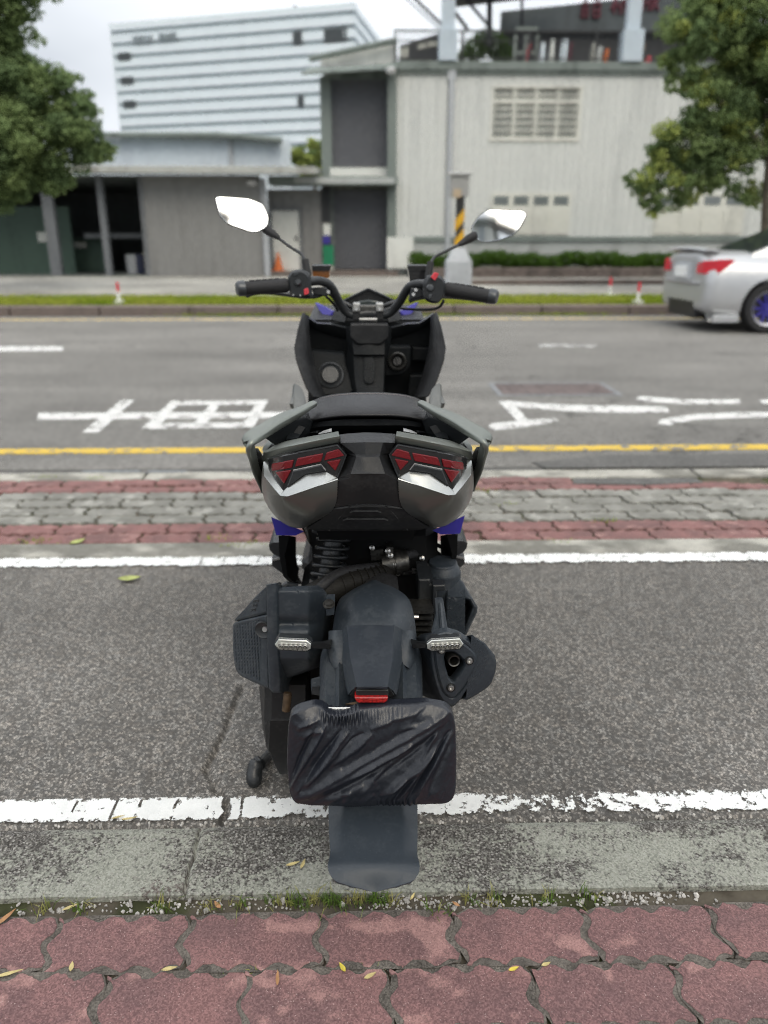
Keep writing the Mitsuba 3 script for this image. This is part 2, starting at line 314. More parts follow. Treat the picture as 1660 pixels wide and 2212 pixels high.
M_('window_white', (.60, .60, .54)); M_('panel_white', (.68, .69, .65), (.5, .51, .47)); M_('green_bright', (.005, .19, .085), (.005, .15, .065)); M_('iron_black', (.02, .022, .025)); M_('sign_dark', (.05, .062, .068)); M_('sign_red', (.085, .016, .028)); M_('concrete_wall', (.40, .42, .41), (.25, .26, .25)); M_('planter_stone', (.145, .115, .10), (.085, .07, .06))
M_('tower_wall', (.70, .775, .82), (.67, .74, .785)); M_('tower_groove', (.33, .38, .41)); M_('tower_dark', (.05, .06, .065)); M_('letter_grey', (.22, .26, .28)); M_('navy', (.025, .032, .075)); M_('orange', (.62, .16, .04)); M_('pole_grey', (.42, .44, .46)); M_('pole_yellow', (.66, .36, .015)); M_('pole_black', (.02, .02, .02)); M_('wood_box', (.42, .33, .22)); M_('mailbox_grey', (.30, .30, .29))
bs('pane_dark', pr((.05, .06, .06), .08, coat=.3)); bs('pane_grey', pr((.16, .18, .18), .12, coat=.3))
bs('car_silver', pr(grainy((.54, .55, .56), .04, 900), .34, .65, coat=.8, coatg=.95)); bs('car_black', pr((.015, .015, .016), .4)); bs('car_glass', pr((.02, .025, .025), .04, coat=.6)); bs('car_lamp', pr((.55, .015, .03), .15, coat=.8)); bs('rim_blue', pr((.06, .05, .33), .3, .6, coat=.5)); bs('rim_lip', pr((.5, .5, .5), .3, .9)); bs('lamp_white', pr((.6, .6, .6), .2, coat=.6))
bs('bark', pr(grainy((.10, .085, .065), .4, 20, .4, 4), .9)); bs('wire', pr((.12, .14, .16), .6))
def leafm(name, a, b):
    bs(name, {'type': 'principledthin', 'base_color': mikit.proc(lambda p, n, uv: mix(a, b, noise(p.x * 2.2, p.y * 2.2, p.z * 2.2)) * (.75 + .5 * noise(p.x * 31, p.y * 31, p.z * 31))), 'roughness': .5, 'diff_trans': .95, 'eta': 1.4}, two=False)
leafm('leaf_dark', (.14, .20, .095), (.19, .265, .12)); leafm('leaf_new', (.34, .40, .12), (.42, .47, .16)); leafm('leaf_mid', (.19, .265, .115), (.27, .345, .145)); leafm('leaf_hedge', (.06, .12, .02), (.11, .19, .04))

# ================================================================== THE GROUND
ST = 'structure'
add('ground', box(-400, 400, -60, 900, -.6, -.05), 'asphalt_patch', kind=ST, label='bare ground reaching to the horizon')
add('road', extr(np.array([(-60, 4.153), (60, 4.153), (60, 13.5), (-60, 13.5)]), .04), 'asphalt_road', kind=ST, label='worn grey asphalt road across the picture')
def vor_np(x, y):
    def cr(ix, iy, iz):
        h = ((ix + 1000000).astype(np.uint64) * 374761393 + (iy + 1000000).astype(np.uint64) * 668265263 + np.uint64((iz + 1000000) * 2147483647)) & 0xFFFFFFFF
        h = ((h ^ (h >> np.uint64(13))) * np.uint64(1274126177)) & 0xFFFFFFFF
        return ((h ^ (h >> np.uint64(16))) & np.uint64(0xFFFFFF)) / 16777215.0
    f, s = np.full(x.shape, 9.), np.full(x.shape, 9.); w = np.zeros(x.shape)
    for a in (-1, 0, 1):
        for b in (-1, 0, 1):
            cx, cy = np.floor(x).astype(np.int64) + a, np.floor(y).astype(np.int64) + b
            d = np.hypot(cx + cr(cx, cy, 1) - x, cy + cr(cx, cy, 2) - y)
            s = np.where(d < f, f, np.minimum(s, d)); w = np.where(d < f, cr(cx, cy, 3), w); f = np.minimum(f, d)
    return f, s, w
def seg_dist(X, Y, pts):
    d = np.full(X.shape, 9.)
    for (ax, ay), (bx, by) in zip(pts[:-1], pts[1:]):
        t = np.clip(((X - ax) * (bx - ax) + (Y - ay) * (by - ay)) / ((bx - ax) ** 2 + (by - ay) ** 2), 0, 1)
        d = np.minimum(d, np.hypot(X - ax - t * (bx - ax), Y - ay - t * (by - ay)))
    return d
nz = lambda X, Y, s, seed=0: meshkit.fbm(np.stack([X * s, Y * s, 0 * X], -1), 3, seed)
crack1 = [tuple(gnd(x, y)[:2]) for x, y in ((525, 1478), (492, 1560), (470, 1610), (448, 1660), (470, 1700), (492, 1725), (487, 1760), (478, 1775))]
crack2 = [tuple(gnd(x, y)[:2]) for x, y in ((440, 1776), (425, 1830), (405, 1890), (402, 1935))]
def bay_z(X, Y):
    f, s, w = vor_np(X * AS, Y * AS)
    z = .0034 * np.clip((s - f) * 2.0, 0, 1) * (.35 + .65 * w) + .004 * (nz(X, Y, 4) - .5) - .004
    wob = .012 * (nz(X, Y, 25, 3) - .5)
    z -= .016 * np.exp(-(seg_dist(X + wob, Y + wob, crack1) / .0080) ** 2)
    edge = 1.362 + .010 * (nz(X, Y * 0, 9, 5) - .5) * 2
    return z - .012 * np.clip((edge + .008 - Y) / .012, 0, 1)
add('parking_bay', grid(-1.85, 1.85, 1.335, 2.86, .005, bay_z), 'asphalt_coarse', True, kind=ST, label='coarse asphalt parking bay under the scooter')
for s in (-1, 1): add('parking_bay', box(s * 1.85, s * 30, 1.335, 2.86, -.05, -.0035), 'asphalt_coarse', kind=ST, label='coarse asphalt beside the parking bay')
def kerb_z(X, Y):
    z = .003 + .0016 * nz(X, Y, 120) + .003 * (nz(X, Y, 12, 2) - .5)
    z += -.011 * np.clip((Y - 1.335 - .006 * nz(X, Y, 30)) / .024, 0, 1)
    wob = .012 * (nz(X, Y, 30, 4) - .5)
    z -= .010 * np.exp(-(seg_dist(X + wob, Y + wob, crack2) / .0030) ** 2)
    return z - .0014 * np.clip((1.1700 - Y) / .0022, 0, 1)
kg = grid(-1.05, 1.05, 1.1685, 1.359, .0028, kerb_z); nx_ = int((kg.vertices[:, 1] < 1.1686).sum())
kw = kg.vertices[:nx_].copy(); kw[:, 1] += .003 * (meshkit.noise(np.c_[kw[:, 0] * 25, kw[:, 0] * 0, kw[:, 0] * 0]) - .5) - .0012; kg.vertices[:nx_] = kw; kl = kw.copy(); kl[:, 2] = -.03
km = np.vstack([kw, kl]); kf = np.arange(nx_ - 1)
add('kerb', TM(km, np.vstack([np.c_[kf + nx_, kf + nx_ + 1, kf + 1], np.c_[kf + nx_, kf + 1, kf]])), 'concrete_kerb', kind=ST, label='front face of the flush concrete kerb')
add('kerb', kg, 'concrete_kerb', True, kind=ST, label='weathered flush concrete kerb in front of the pavers')
for s in (-1, 1): add('kerb', box(s * 1.05, s * 30, 1.165, 1.357, -.05, .003), 'concrete_kerb', kind=ST, label='flush concrete kerb continuing along the bay')
# chipped white line of the bay: paint where it still holds
def paint(x0, x1, y0, y1, s, z, loss, seed):
    xs, ys = np.arange(x0, x1, s), np.arange(y0, y1, s); X, Y = np.meshgrid(xs, ys)
    f, sc, w = vor_np(X * AS, Y * AS); e = np.minimum(Y - y0, y1 - Y) / (y1 - y0)
    lo = np.interp(X, *loss); n = meshkit.fbm(np.stack([X * 60, Y * 60, 0 * X], -1), 3, seed) * .7 + meshkit.fbm(np.stack([X * 190, Y * 190, 0 * X], -1), 2, seed + 3) * .3
    wob = .02 * (nz(X, Y, 30, 8) - .5); cr = seg_dist(X + wob, Y + wob, crack1)
    keep = (n - .30 * np.clip(.20 - e, 0, 1) / .20 > lo - .22 * (np.clip(sc - f, 0, .5))) & (cr > .010 + .006 * (n - .5))
    for gx in (-.665, -.575, -.52, -.44, -.29): keep &= ~((np.abs(X - gx + .3 * wob) < .003) & (n < .56))
    iy, ix = np.nonzero(keep); V, F = [], []
    idx = -np.ones((len(ys) + 1, len(xs) + 1), int)
    for dy, dx in ((0, 0), (0, 1), (1, 1), (1, 0)): idx[iy + dy, ix + dx] = 0
    yy, xx = np.nonzero(idx == 0); idx[yy, xx] = np.arange(len(yy))
    V = np.c_[x0 + xx * s, y0 + yy * s, np.zeros(len(yy))]
    V[:, 2] = z(V[:, 0], V[:, 1]) if callable(z) else z
    a, b, c, d = idx[iy, ix], idx[iy, ix + 1], idx[iy + 1, ix + 1], idx[iy + 1, ix]
    return TM(V, np.vstack([np.c_[a, b, c], np.c_[a, c, d]]))
pz = lambda X, Y: .0022 + .004 * (nz(X, Y, 4) - .5) + .0008 * (nz(X, Y, 90, 6) - .5)
lossA = ([-1.3, -.45, -.25, -.12, .0, .12, .27, .33, .42, .47, .52, .6, .7, .85, 1.3], [.28, .30, .33, .39, .39, .37, .43, .60, .60, .53, .48, .45, .39, .39, .34])
add('bay_line', paint(-1.7, 1.7, 1.376, 1.449, .0016, pz, lossA, 11), 'white_paint', True, kind=ST, label='chipped white bay line beside the concrete kerb')
lossB = ([-3, 0, 3], [.33, .36, .34])
add('bay_line', paint(-3.2, 3.2, 2.775, 2.872, .0045, lambda X, Y: .0035 + 0 * X, lossB, 23), 'white_paint', True, kind=ST, label='white bay line on the far side of the bay')
# pavements of wavy pavers
LB, PB = .2447, .1195
def wav(x): return .0072 * np.sin(2 * np.pi * x / (LB / 4)) + .0016 * np.sin(2 * np.pi * x / (LB / 4) * 2 + 1)
def shortw(t): return .0105 * np.sin(2 * np.pi * (t * 1.5 + .1)) + .004 * np.sin(2 * np.pi * t)
def paver_outline(x0, ph, dep, gap, n=49, m=15, L=LB):
    xs = np.linspace(x0 + gap / 2, x0 + L - gap / 2, n); ts = np.linspace(0, 1, m)
    lo = np.c_[xs, -dep / 2 + gap / 2 + wav(xs)]; hi = np.c_[xs, dep / 2 - gap / 2 + wav(xs)]
    lo[:, 0] += shortw(0); hi[:, 0] += shortw(1)
    sd = lambda x, w: np.c_[x + shortw(ts), (1 - ts) * (lo[w, 1]) + ts * hi[w, 1]]
    return np.vstack([lo, sd(xs[-1], -1)[1:-1], hi[::-1], sd(xs[0], 0)[::-1][1:-1]])
add('near_pavement', box(-3, 3, .2, 1.169, -.08, -.0095), 'soil', kind=ST, label='red wavy paver pavement in the foreground')
row_y = [1.0675 - PB * k for k in range(0, 5)]; row_x = [-.093, .034, -.04, .08, -.02]
tilt = T()
for k, (ry, rx) in enumerate(zip(row_y, row_x)):
    for i in range(-6, 7):
        x0 = rx + i * LB + rng.normal(0, .002)
        o = paver_outline(x0, 0, PB, .0056 + rng.uniform(-.0013, .0013)) + np.array([0, ry]) + rng.normal(0, .0012, (1, 2))
        dz = rng.normal(0, .0012); sx, sy = rng.normal(0, .006, 2); cxy = o.mean(0)
        o = o + .0011 * (meshkit.noise(np.c_[o * 90, np.full(len(o), k * 7. + i)]) - .5)[:, None] * np.array([1., 1.])
        jg = np.random.default_rng(k * 50 + i + 60); inn = inset(ccw(o), .0042); inn = inn + .0022 * (meshkit.noise(np.c_[inn * 260, np.full(len(inn), 3.)])[:, None] - .5) + jg.normal(0, .0007, inn.shape)
        top = extr(inn, .012, .001); rim = extr(o, .03, .0045, holes=[inset(ccw(o), .0060)])
        for me, dd in ((top, 0.0), (rim, -.0016)): me.vertices[:, 2] += dz + dd + sx * (me.vertices[:, 0] - cxy[0]) + sy * (me.vertices[:, 1] - cxy[1])
        # the rim is the paver's own chamfer: from the red face down to the joint
        v = rim.vertices; q = v[:, 2] > v[:, 2].max() - .0035
        key = add('near_pavement__paver', top, 'paver_red', 30)
        add(key + '__worn_rim', rim, 'paver_rim', 30)
add('median', box(-30, 30, 2.868, 4.157, -.06, -.010), 'soil', kind=ST, label='paved strip of red and grey blocks between the bay and the road')
add('median_edge', [box(x, x + 2.985, 2.872, 3.028, -.05, .004, .008) for x in np.arange(-30, 30, 3.)], 'concrete', 30, kind=ST, label='pale concrete edge strip behind the far white bay line')
add('median_edge', [box(x, min(x + 2.985, 30), 3.935, 4.075, -.05, .005, .008) for x in np.arange(-31.2, 30, 3.)], 'concrete', 30, kind=ST, label='pale concrete edge strip beside the yellow line')
gut = add('gutter', box(-30, 30, 4.078, 4.20, -.05, -.004), 'asphalt_patch', kind=ST, label='dark asphalt gutter between concrete edge and yellow line')
def ppoly(pts, z=.0045, wob=0): # road marking, surveyed corners on the ground
    return extr(np.array([gnd(x, y)[:2] for x, y in pts]), .004).apply_translation([0, 0, z])
ps = [(3.085 + .1195 * i, 'paver_red_pale') for i in range(2)] + [(3.33 + .112 * i, 'paver_grey') for i in range(4)] + [(3.782 + .112 * i, 'paver_red_pale') for i in range(2)]
share = {}
for k, (ry, mt) in enumerate(ps):
    hw = 2.3 if k < 4 else 2.75; dp = .118 if mt == 'paver_red_pale' and k < 2 else .1105
    for i in range(-13, 13):
        x0 = i * LB + (k % 2) * LB / 2 + .03 * math.sin(k * 5)
        if x0 < -hw or x0 > hw or (k == 7 and x0 > 1.0): continue
        var = (mt, dp, rng.integers(0, 3))
        if var not in share: share[var] = mikit.ply(extr(paver_outline(0, 0, dp, .010 + .002 * var[2], 17, 6) , .02, .004), mt, 30)
        put('median__paver', share[var], T().translate([x0, ry, .002 + rng.normal(0, .0022)]).rotate([rng.normal(), rng.normal(), 0], rng.normal(0, .8)))
far = []
for k, (ry, mt) in enumerate(ps):
    for s in (-1, 1):
        add('median_paving', [box(s * (2.75 if k >= 4 else 2.3) + s * .25 + s * i * LB, s * (2.75 if k >= 4 else 2.3) + s * .25 + s * (i * LB + .235), ry - .052, ry + .052, -.02, .002) for i in range(60)], mt, kind=ST, label='row of paving blocks running on along the median')
for pp, lb in (([(1150, 1001), (1300, 986), (1760, 980), (1760, 1008), (1420, 1011), (1180, 1013)], 'dark stained asphalt between the yellow line and the concrete edge at right'), ([(1240, 1036), (1500, 1035), (1520, 1045), (1400, 1049), (1238, 1047)], 'dark asphalt repair among the red blocks at right')):
    add('asphalt_patch', extr(np.array([gnd(x, y)[:2] for x, y in pp]), .012).apply_translation([0, 0, .008]), 'asphalt_patch', kind=ST, label=lb)
# yellow lines, dashes, lettering, cover
yl = [(x, 4.455 + .026 * x) for x in (-12, 12)]
add('yellow_line', extr(np.array([(-14, 4.42 - .37), (14, 4.42 + .37), (14, 4.575 + .37), (-14, 4.575 - .37)]) if False else np.array([(-20, 4.445), (20, 4.535), (20, 4.65), (-20, 4.56)]), .004).apply_translation([0, 0, .0045]), 'road_yellow', kind=ST, label='yellow line along the near edge of the road')
add('yellow_line', box(-40, 40, 12.75, 12.9, -.01, .0045), 'road_yellow_pale', kind=ST, label='faded yellow line along the far kerb')
add('road_dash', ppoly([(-60, 748), (135, 749), (137, 758), (-60, 760)]), 'road_white', kind=ST, label='white centre dash at the left edge of the picture')
bs('road_white_worn', pr(worn((.42, .42, .41), .50, (.135, .131, .123)), .8))
add('road_dash', ppoly([(1165, 744), (1290, 743), (1290, 750), (1165, 751)]), 'road_white_worn', kind=ST, label='worn white centre dash right of the road')
def L_(a, b, w0, w1=None): # stroke of lettering from a to b, widths in ground metres
    a, b = gnd(*a)[:2], gnd(*b)[:2]; d = (b - a) / np.linalg.norm(b - a); n = np.array([-d[1], d[0]]); w1 = w1 or w0
    return extr(np.array([a - n * w0 / 2, b - n * w1 / 2, b + n * w1 / 2, a + n * w0 / 2]), .004).apply_translation([0, 0, .0045])
word = [ppoly(p) for p in ([(83, 893), (650, 891), (655, 903), (80, 907)], [(263, 865), (291, 865), (213, 935), (178, 935)], [(372, 867), (580, 866), (576, 875), (360, 876)], [(330, 916), (540, 914), (530, 925), (305, 928)],
        [(372, 867), (392, 867), (340, 928), (305, 928)], [(461, 867), (482, 867), (440, 925), (412, 925)], [(560, 866), (580, 866), (548, 925), (518, 926)])]
for i, m in enumerate(word): m.apply_translation([0, 0, .0004 * i])
add('road_lettering', word, 'road_white', kind=ST, label='white lettering on the road left of the scooter, read from the traffic')
word = [ppoly(p) for p in ([(1078, 868), (1102, 866), (1142, 908), (1120, 912)], [(1098, 867), (1150, 871), (1230, 876), (1330, 877), (1443, 880), (1446, 891), (1330, 892), (1228, 889), (1140, 882), (1110, 878)],
        [(1056, 923), (1062, 916), (1198, 904), (1208, 911), (1130, 924), (1070, 930)], [(1373, 862), (1384, 857), (1480, 864), (1598, 864), (1602, 873), (1478, 874), (1400, 869)], [(1421, 916), (1428, 908), (1500, 896), (1600, 892), (1720, 892), (1720, 902), (1600, 904), (1500, 908), (1445, 920)], [(1640, 866), (1720, 860), (1720, 872), (1650, 874)])]
for i, m in enumerate(word): m.apply_translation([0, 0, .0004 * i])
add('road_lettering', word, 'road_white', kind=ST, label='white lettering on the road right of the scooter beside the iron cover')
cq = [gnd(x, y) for x, y in ((1052, 828), (1300, 826), (1345, 852), (1082, 857))]
dc = 'drain_cover'; tag(dc, 'rectangular rusty iron cover set in the road right of the scooter', 'drain cover')
P0, P1 = np.mean([cq[0], cq[3]], 0), np.mean([cq[1], cq[2]], 0); cx0, cx1, cy0, cy1 = P0[0], P1[0], (cq[3][1] + cq[2][1]) / 2, (cq[0][1] + cq[1][1]) / 2
bs('iron_rust', pr(grainy((.13, .105, .10), .4, 60, .4, 12), .7, .2)); bs('iron_frame', pr(grainy((.2, .21, .22), .3, 60), .6, .2))
add(dc + '__frame', extr(np.array([(cx0, cy0), (cx1, cy0), (cx1, cy1), (cx0, cy1)]), .03, 0, holes=[np.array([(cx0 + .04, cy0 + .04), (cx1 - .04, cy0 + .04), (cx1 - .04, cy1 - .04), (cx0 + .04, cy1 - .04)])]).apply_translation([0, 0, .004]), 'iron_frame')
add(dc + '__lid', [box(cx0 + .045, cx1 - .045, cy0 + .045, cy1 - .045, -.02, .001)] + [box(cx0 + .06 + i * (cx1 - cx0 - .12) / 14, cx0 + .06 + (i + .6) * (cx1 - cx0 - .12) / 14, cy0 + .06 + j * (cy1 - cy0 - .12) / 7, cy0 + .06 + (j + .6) * (cy1 - cy0 - .12) / 7, 0, .004) for i in range(14) for j in range(7)], 'iron_rust')
for i, (p, q) in enumerate((((180, 1021), (300, 1023)), ((320, 1021), (400, 1023)))):
    a, b = gnd(*p), gnd(*q); dg = uniq('drain_grate'); tag(dg, ('long' if i == 0 else 'short') + ' dark slotted drain grate in the concrete edge at left', 'drain grate')
    add(dg, [box(a[0], b[0], a[1] - .02, a[1] + .02, .0, .0065)] + [box(a[0] + j * .025, a[0] + j * .025 + .012, a[1] - .02, a[1] + .02, .006, .009) for j in range(int((b[0] - a[0]) / .025))], 'iron_frame')
# far kerb, verge, far pavement
ZF = .16
add('far_kerb', [box(x, x + 1.48, 13.45, 13.75, -.05, ZF, .015) for x in np.arange(-45, 45, 1.5)], 'planter_stone', kind=ST, label='dark stained far kerb of the road')
gy1 = gnd(830, 641, ZF)[1]
add('verge', box(-45, 45, 13.72, gy1, -.05, ZF - .02), 'soil', kind=ST, label='soil of the grass verge beyond the far kerb')
def blades(n, place, h, w, seed, spread=.35):
    g = np.random.default_rng(seed); P = place(n, g); H = h * g.uniform(.5, 1.25, n); a = g.uniform(0, 2 * np.pi, n); l = g.normal(0, spread, n)
    d = np.c_[np.cos(a), np.sin(a), 0 * a]; W = w * g.uniform(.6, 1.3, n); side = np.c_[-d[:, 1], d[:, 0], 0 * a]
    mid = P + d * (l * H * .35)[:, None] + np.c_[0 * a, 0 * a, H * .6]; tip = P + d * (l * H)[:, None] + np.c_[0 * a, 0 * a, H * np.sqrt(np.clip(1 - l ** 2 * .6, .1, 1))]
    V = np.stack([P - side * W[:, None], P + side * W[:, None], mid + side * W[:, None] * .75, mid - side * W[:, None] * .75, tip], 1).reshape(-1, 3); b = np.arange(n)[:, None] * 5
    return TM(V, np.vstack([b + [0, 1, 2], b + [0, 2, 3], b + [3, 2, 4]]))
def vplace(n, g):
    x = g.uniform(-12, 10, n); y = g.uniform(13.76, gy1, n); return np.c_[x, y, np.full(n, ZF - .02)]
add('grass', blades(45000, vplace, .10, .006, 5), 'grass', kind='stuff', label='bright green grass of the verge beyond the road', cat='grass')
def kplace(n, g):
    x = np.concatenate([g.normal(c, .5, n // 4 + 1) for c in (-2.3, -1.0, 1.2, 3.2)])[:n]; return np.c_[x, 13.43 - np.abs(g.normal(0, .035, n)), np.zeros(n)]
add('weed', blades(1600, kplace, .06, .005, 6), 'grass', kind='stuff', label='weeds growing in the gutter of the far kerb', cat='weeds')
add('far_pavement', box(-60, 60, gy1 - .01, 60, -.05, ZF), 'concrete_far', kind=ST, label='pale concrete pavement in front of the buildings')
lp = at(1200, 624, 19.5); add('far_step', box(at(960, 620, 20)[0], 14, 20.0, 20.4, ZF, ZF + .12, .01), 'planter_stone', kind=ST, label='dark low kerb crossing the far pavement at right')

# ------------------------------------------------------------------ near gap: soil, gravel, weeds, leaves
g_ = np.random.default_rng(3)
base = trimesh.creation.icosphere(0); gr = []
def pebble(p, r, g):
    m = base.copy(); m.vertices *= r * g.uniform(.55, 1.2, 3); m.vertices += g.normal(0, r * .16, m.vertices.shape); m.apply_transform(trimesh.transformations.random_rotation_matrix(g.random(3))); m.apply_translation(p); return m
for c, w, n in ((-.42, .09, 90), (-.2, .05, 40), (.06, .05, 60), (.25, .12, 170), (.5, .07, 90), (-.6, .05, 30), (.62, .05, 10)):
    for _ in range(n): gr.append(pebble([g_.normal(c, w), g_.uniform(1.134, 1.167), -.009 + g_.uniform(0, .004)], g_.choice([.0022, .003, .0042, .006], p=[.4, .35, .2, .05]), g_))
for _ in range(230):
    x = g_.uniform(-.75, .75); gr.append(pebble([x, 1.0075 + wav(x) + g_.normal(0, .002), -.010], g_.choice([.0015, .0022, .003]), g_))
for _ in range(160):
    x = g_.uniform(-.8, .8); gr.append(pebble([x, 1.366 + g_.normal(0, .005), -.004], g_.choice([.002, .003, .0045]), g_))
add('gravel', gr, 'gravel', kind='stuff', label='loose gravel in the joint between kerb and pavers', cat='gravel')
tuft = [(-.555, 1.147), (-.4, 1.145), (-.15, 1.15), (-.115, 1.15), (-.085, 1.155), (-.06, 1.149), (-.03, 1.153), (.03, 1.15), (.19, 1.15), (-.255, 1.145), (.345, 1.145), (.125, 1.12), (.01, 1.012), (-.205, 1.008), (-.26, 1.008), (.42, 1.15), (-.19, 1.152), (.0, 1.157), (.24, 1.15), (-.31, 1.146), (-.63, 1.15)]
wd = []
for i, (x, y) in enumerate(tuft):
    k = 26 if y > 1.1 else 14; dense = 1.6 if -.17 < x < .04 and y > 1.1 else 1
    wd.append(blades(int(k * dense), lambda n, g, x=x, y=y: np.c_[g.normal(x, .011, n), g.normal(y, .006, n), np.full(n, -.012)], .030 if y > 1.1 else .016, .0011, 40 + i, .75))
add('weed', wd, 'weed', kind='stuff', label='small tufts of weed in the joint beside the kerb', cat='weeds')
def mplace(n, g):
    c = g.choice(len(mw), n); return np.c_[np.array([mw[i][0] for i in c]) + g.normal(0, .04, n), np.array([mw[i][1] for i in c]) + g.normal(0, .016, n), np.full(n, -.004)]
mw = [tuple(gnd(x, y)[:2]) for x, y in ((205, 1034), (100, 1032), (510, 1180), (550, 1173), (1046, 1062), (1105, 1092), (1212, 1170), (700, 1170), (80, 1170), (460, 1165), (1300, 1125))]
add('weed', blades(330, mplace, .022, .002, 77, .7), 'grass', kind='stuff', label='weeds sprouting between the blocks of the median', cat='weeds')
def leaf(L, W, g):
    n = 7; t = np.linspace(0, 1, n); w = W * np.sin(np.pi * t ** .8) + .0002; z = .0018 + .12 * L * (t - .5) ** 2 * g.uniform(.3, 1.4)
    return sheet([np.c_[(t - .5) * L, s * w / 2, z + abs(s) * W * .12] for s in (-1, 0, 1)], .0003)
lv = [(740, 2092, 'leaf_yellow', .022, .008, 120, 'curled yellow leaf lying in the paver joint right of centre'), (800, 2110, 'leaf_straw', .024, .008, 30, 'straw coloured leaf on the red pavers below the scooter'), (655, 1868, 'leaf_straw', .028, .007, 75, 'upright pale leaf of the pair on the kerb left of the mud flap'), (633, 1868, 'leaf_straw', .028, .008, 20, 'left pale leaf of the pair on the kerb beside the mud flap'),
      (255, 1767, 'leaf_straw', .030, .006, 20, 'dry leaf beside the white bay line at left'), (280, 1770, 'leaf_straw', .036, .006, 12, 'long straw leaf on the kerb edge at left'), (545, 1694, 'leaf_straw', .024, .006, 5, 'pale leaf on the asphalt under the side stand'), (12, 1985, 'leaf_brown', .045, .010, 60, 'brown leaf at the left edge of the pavers'), (152, 1962, 'leaf_straw', .030, .007, 30, 'straw leaf among the weeds at left'), (470, 1957, 'leaf_brown', .022, .009, 130, 'brown leaf among the weeds below the kerb'),
      (600, 2115, 'leaf_brown', .030, .006, 95, 'brown leaf stuck in the joint of the lower pavers'), (20, 2105, 'leaf_straw', .045, .007, 18, 'long pale leaf in the paver joint at left'), (892, 1938, 'leaf_straw', .022, .005, 60, 'thin dry leaf below the mud flap'), (280, 1252, 'leaf_green', .08, .045, 10, 'greenish yellow leaf on the asphalt before the far white line'), (1110, 2095, 'leaf_yellow', .020, .007, 20, 'small yellow leaf in the joint at right'), (366, 2095, 'leaf_straw', .028, .008, 12, 'pale leaf in the upper paver joint left of centre'), (985, 1955, 'leaf_brown', .018, .007, 140, 'brown leaf in the gravel right of the mud flap'), (155, 2090, 'leaf_straw', .02, .008, 100, 'small dry leaf on the joint at lower left'), (1180, 2085, 'leaf_straw', .018, .007, 20, 'pale leaf beside the joint at right of the pavers'), (168, 1172, 'leaf_green', .07, .04, 50, 'withered leaf on the concrete edge of the median')]
for x, y, mt, L, W, a, lb in lv:
    p = gnd(x, y, .004 if y < 1950 else .001); put('fallen_leaf', mikit.ply(leaf(L, W, g_), mt, True), T().translate(p.tolist()).rotate([0, 0, 1], a), lb, 'leaf', 'fallen leaves on the ground')

# ================================================================== BUILDINGS
def leaves(centres, radii, n, size, seed, flat=.75, gap=0.0):
    g = np.random.default_rng(seed); cs = np.asarray(centres, float); rs = np.asarray(radii, float); rs = rs if rs.ndim == 2 else np.c_[rs, rs, rs * flat]
    wgt = np.prod(rs, 1) ** .75; i = g.choice(len(cs), n, p=wgt / wgt.sum()); d = g.normal(size=(n, 3)); d /= np.linalg.norm(d, axis=1, keepdims=True)
    rad = g.uniform(.35, 1.0, n) ** .5 * (1 + .10 * g.normal(size=n)); P = cs[i] + d * rs[i] * rad[:, None]
    nn = d * np.array([.6, .6, .5]) + np.array([0, 0, .55]) + g.normal(0, .45, (n, 3)); nn /= np.linalg.norm(nn, axis=1, keepdims=True)
    a = np.cross(nn, g.normal(size=(n, 3))); a /= np.linalg.norm(a, axis=1, keepdims=True); b = np.cross(nn, a); s = size * g.uniform(.6, 1.35, n)[:, None]
    V = np.stack([P - a * s, P + b * s * .42, P + a * s - nn * s * .15, P - b * s * .42], 1).reshape(-1, 3); k = np.arange(n)[:, None] * 4
    return TM(V, np.vstack([k + [0, 1, 2], k + [0, 2, 3]]))
def corr(x0, x1, z0, z1, y, pitch=.24, amp=.022, depth=.05): # ribbed metal sheet facing the street
    n = max(2, int(round((x1 - x0) / pitch))); xs = []; ys = []
    for i in range(n):
        b = x0 + (x1 - x0) * i / n; w = (x1 - x0) / n
        for t, h in ((0, 0), (.62, 0), (.70, 1), (.90, 1), (.98, 0)): xs.append(b + t * w); ys.append(y - amp * h)
    xs.append(x1); ys.append(y); xs, ys = np.array(xs), np.array(ys)
    rows = [np.c_[xs, ys, np.full(len(xs), z)] for z in (z0, z1)]
    return sheet(rows, depth)
def XZ(px, py, Y): p = at(px, py, Y); return p[0], p[2]
YB = 26.0
# --- right warehouse
w = 'metal_warehouse'; tag(w, 'cream ribbed metal warehouse with barred window and roof terrace at right', 'warehouse')
xl, zt = XZ(858, 143, YB); xr = 24.0; zb = XZ(1000, 512, YB)[1]; xp = XZ(972, 330, YB)[0]
win = [XZ(1066, 190, YB), XZ(1248, 296, YB)]; wx0, wz1 = win[0]; wx1, wz0 = win[1]
add(w + '__wall', [corr(xl, xp - .1, zb, zt, YB), corr(xp + .1, wx0, zb, zt, YB), corr(wx1, xr, zb, zt, YB), corr(wx0, wx1, zb, wz0, YB), corr(wx0, wx1, wz1, zt, YB)], 'wall_cream')
add(w + '__shell', box(xl + .05, xr, YB + .4, YB + 14, 0, zt - .1), 'wall_cream_dark')
add(w + '__downpipe', [tube([(xp, YB - .06, zb - .8), (xp, YB - .06, zt - .1)], .085, 10), box(xp - .12, xp + .12, YB - .12, YB + .04, zt - .35, zt - .05)], 'pole_grey')
add(w + '__parapet', [box(xl - .12, xr, YB - .16, YB + .25, zt - .10, zt + .12), box(xl - .12, xr, YB - .10, YB + .2, zt - .20, zt - .10)], 'trim_green')
add(w + '__corner_post', box(xl - .28, xl - .01, YB - .12, YB + .2, .16, zt - .1), 'trim_green')
add(w + '__base_rail', box(xl, xr, YB - .09, YB + .05, zb - .14, zb + .02), 'trim_green')
add(w + '__plinth', box(xl, xr, YB - .03, YB + .3, 0, zb - .14), 'concrete_wall')
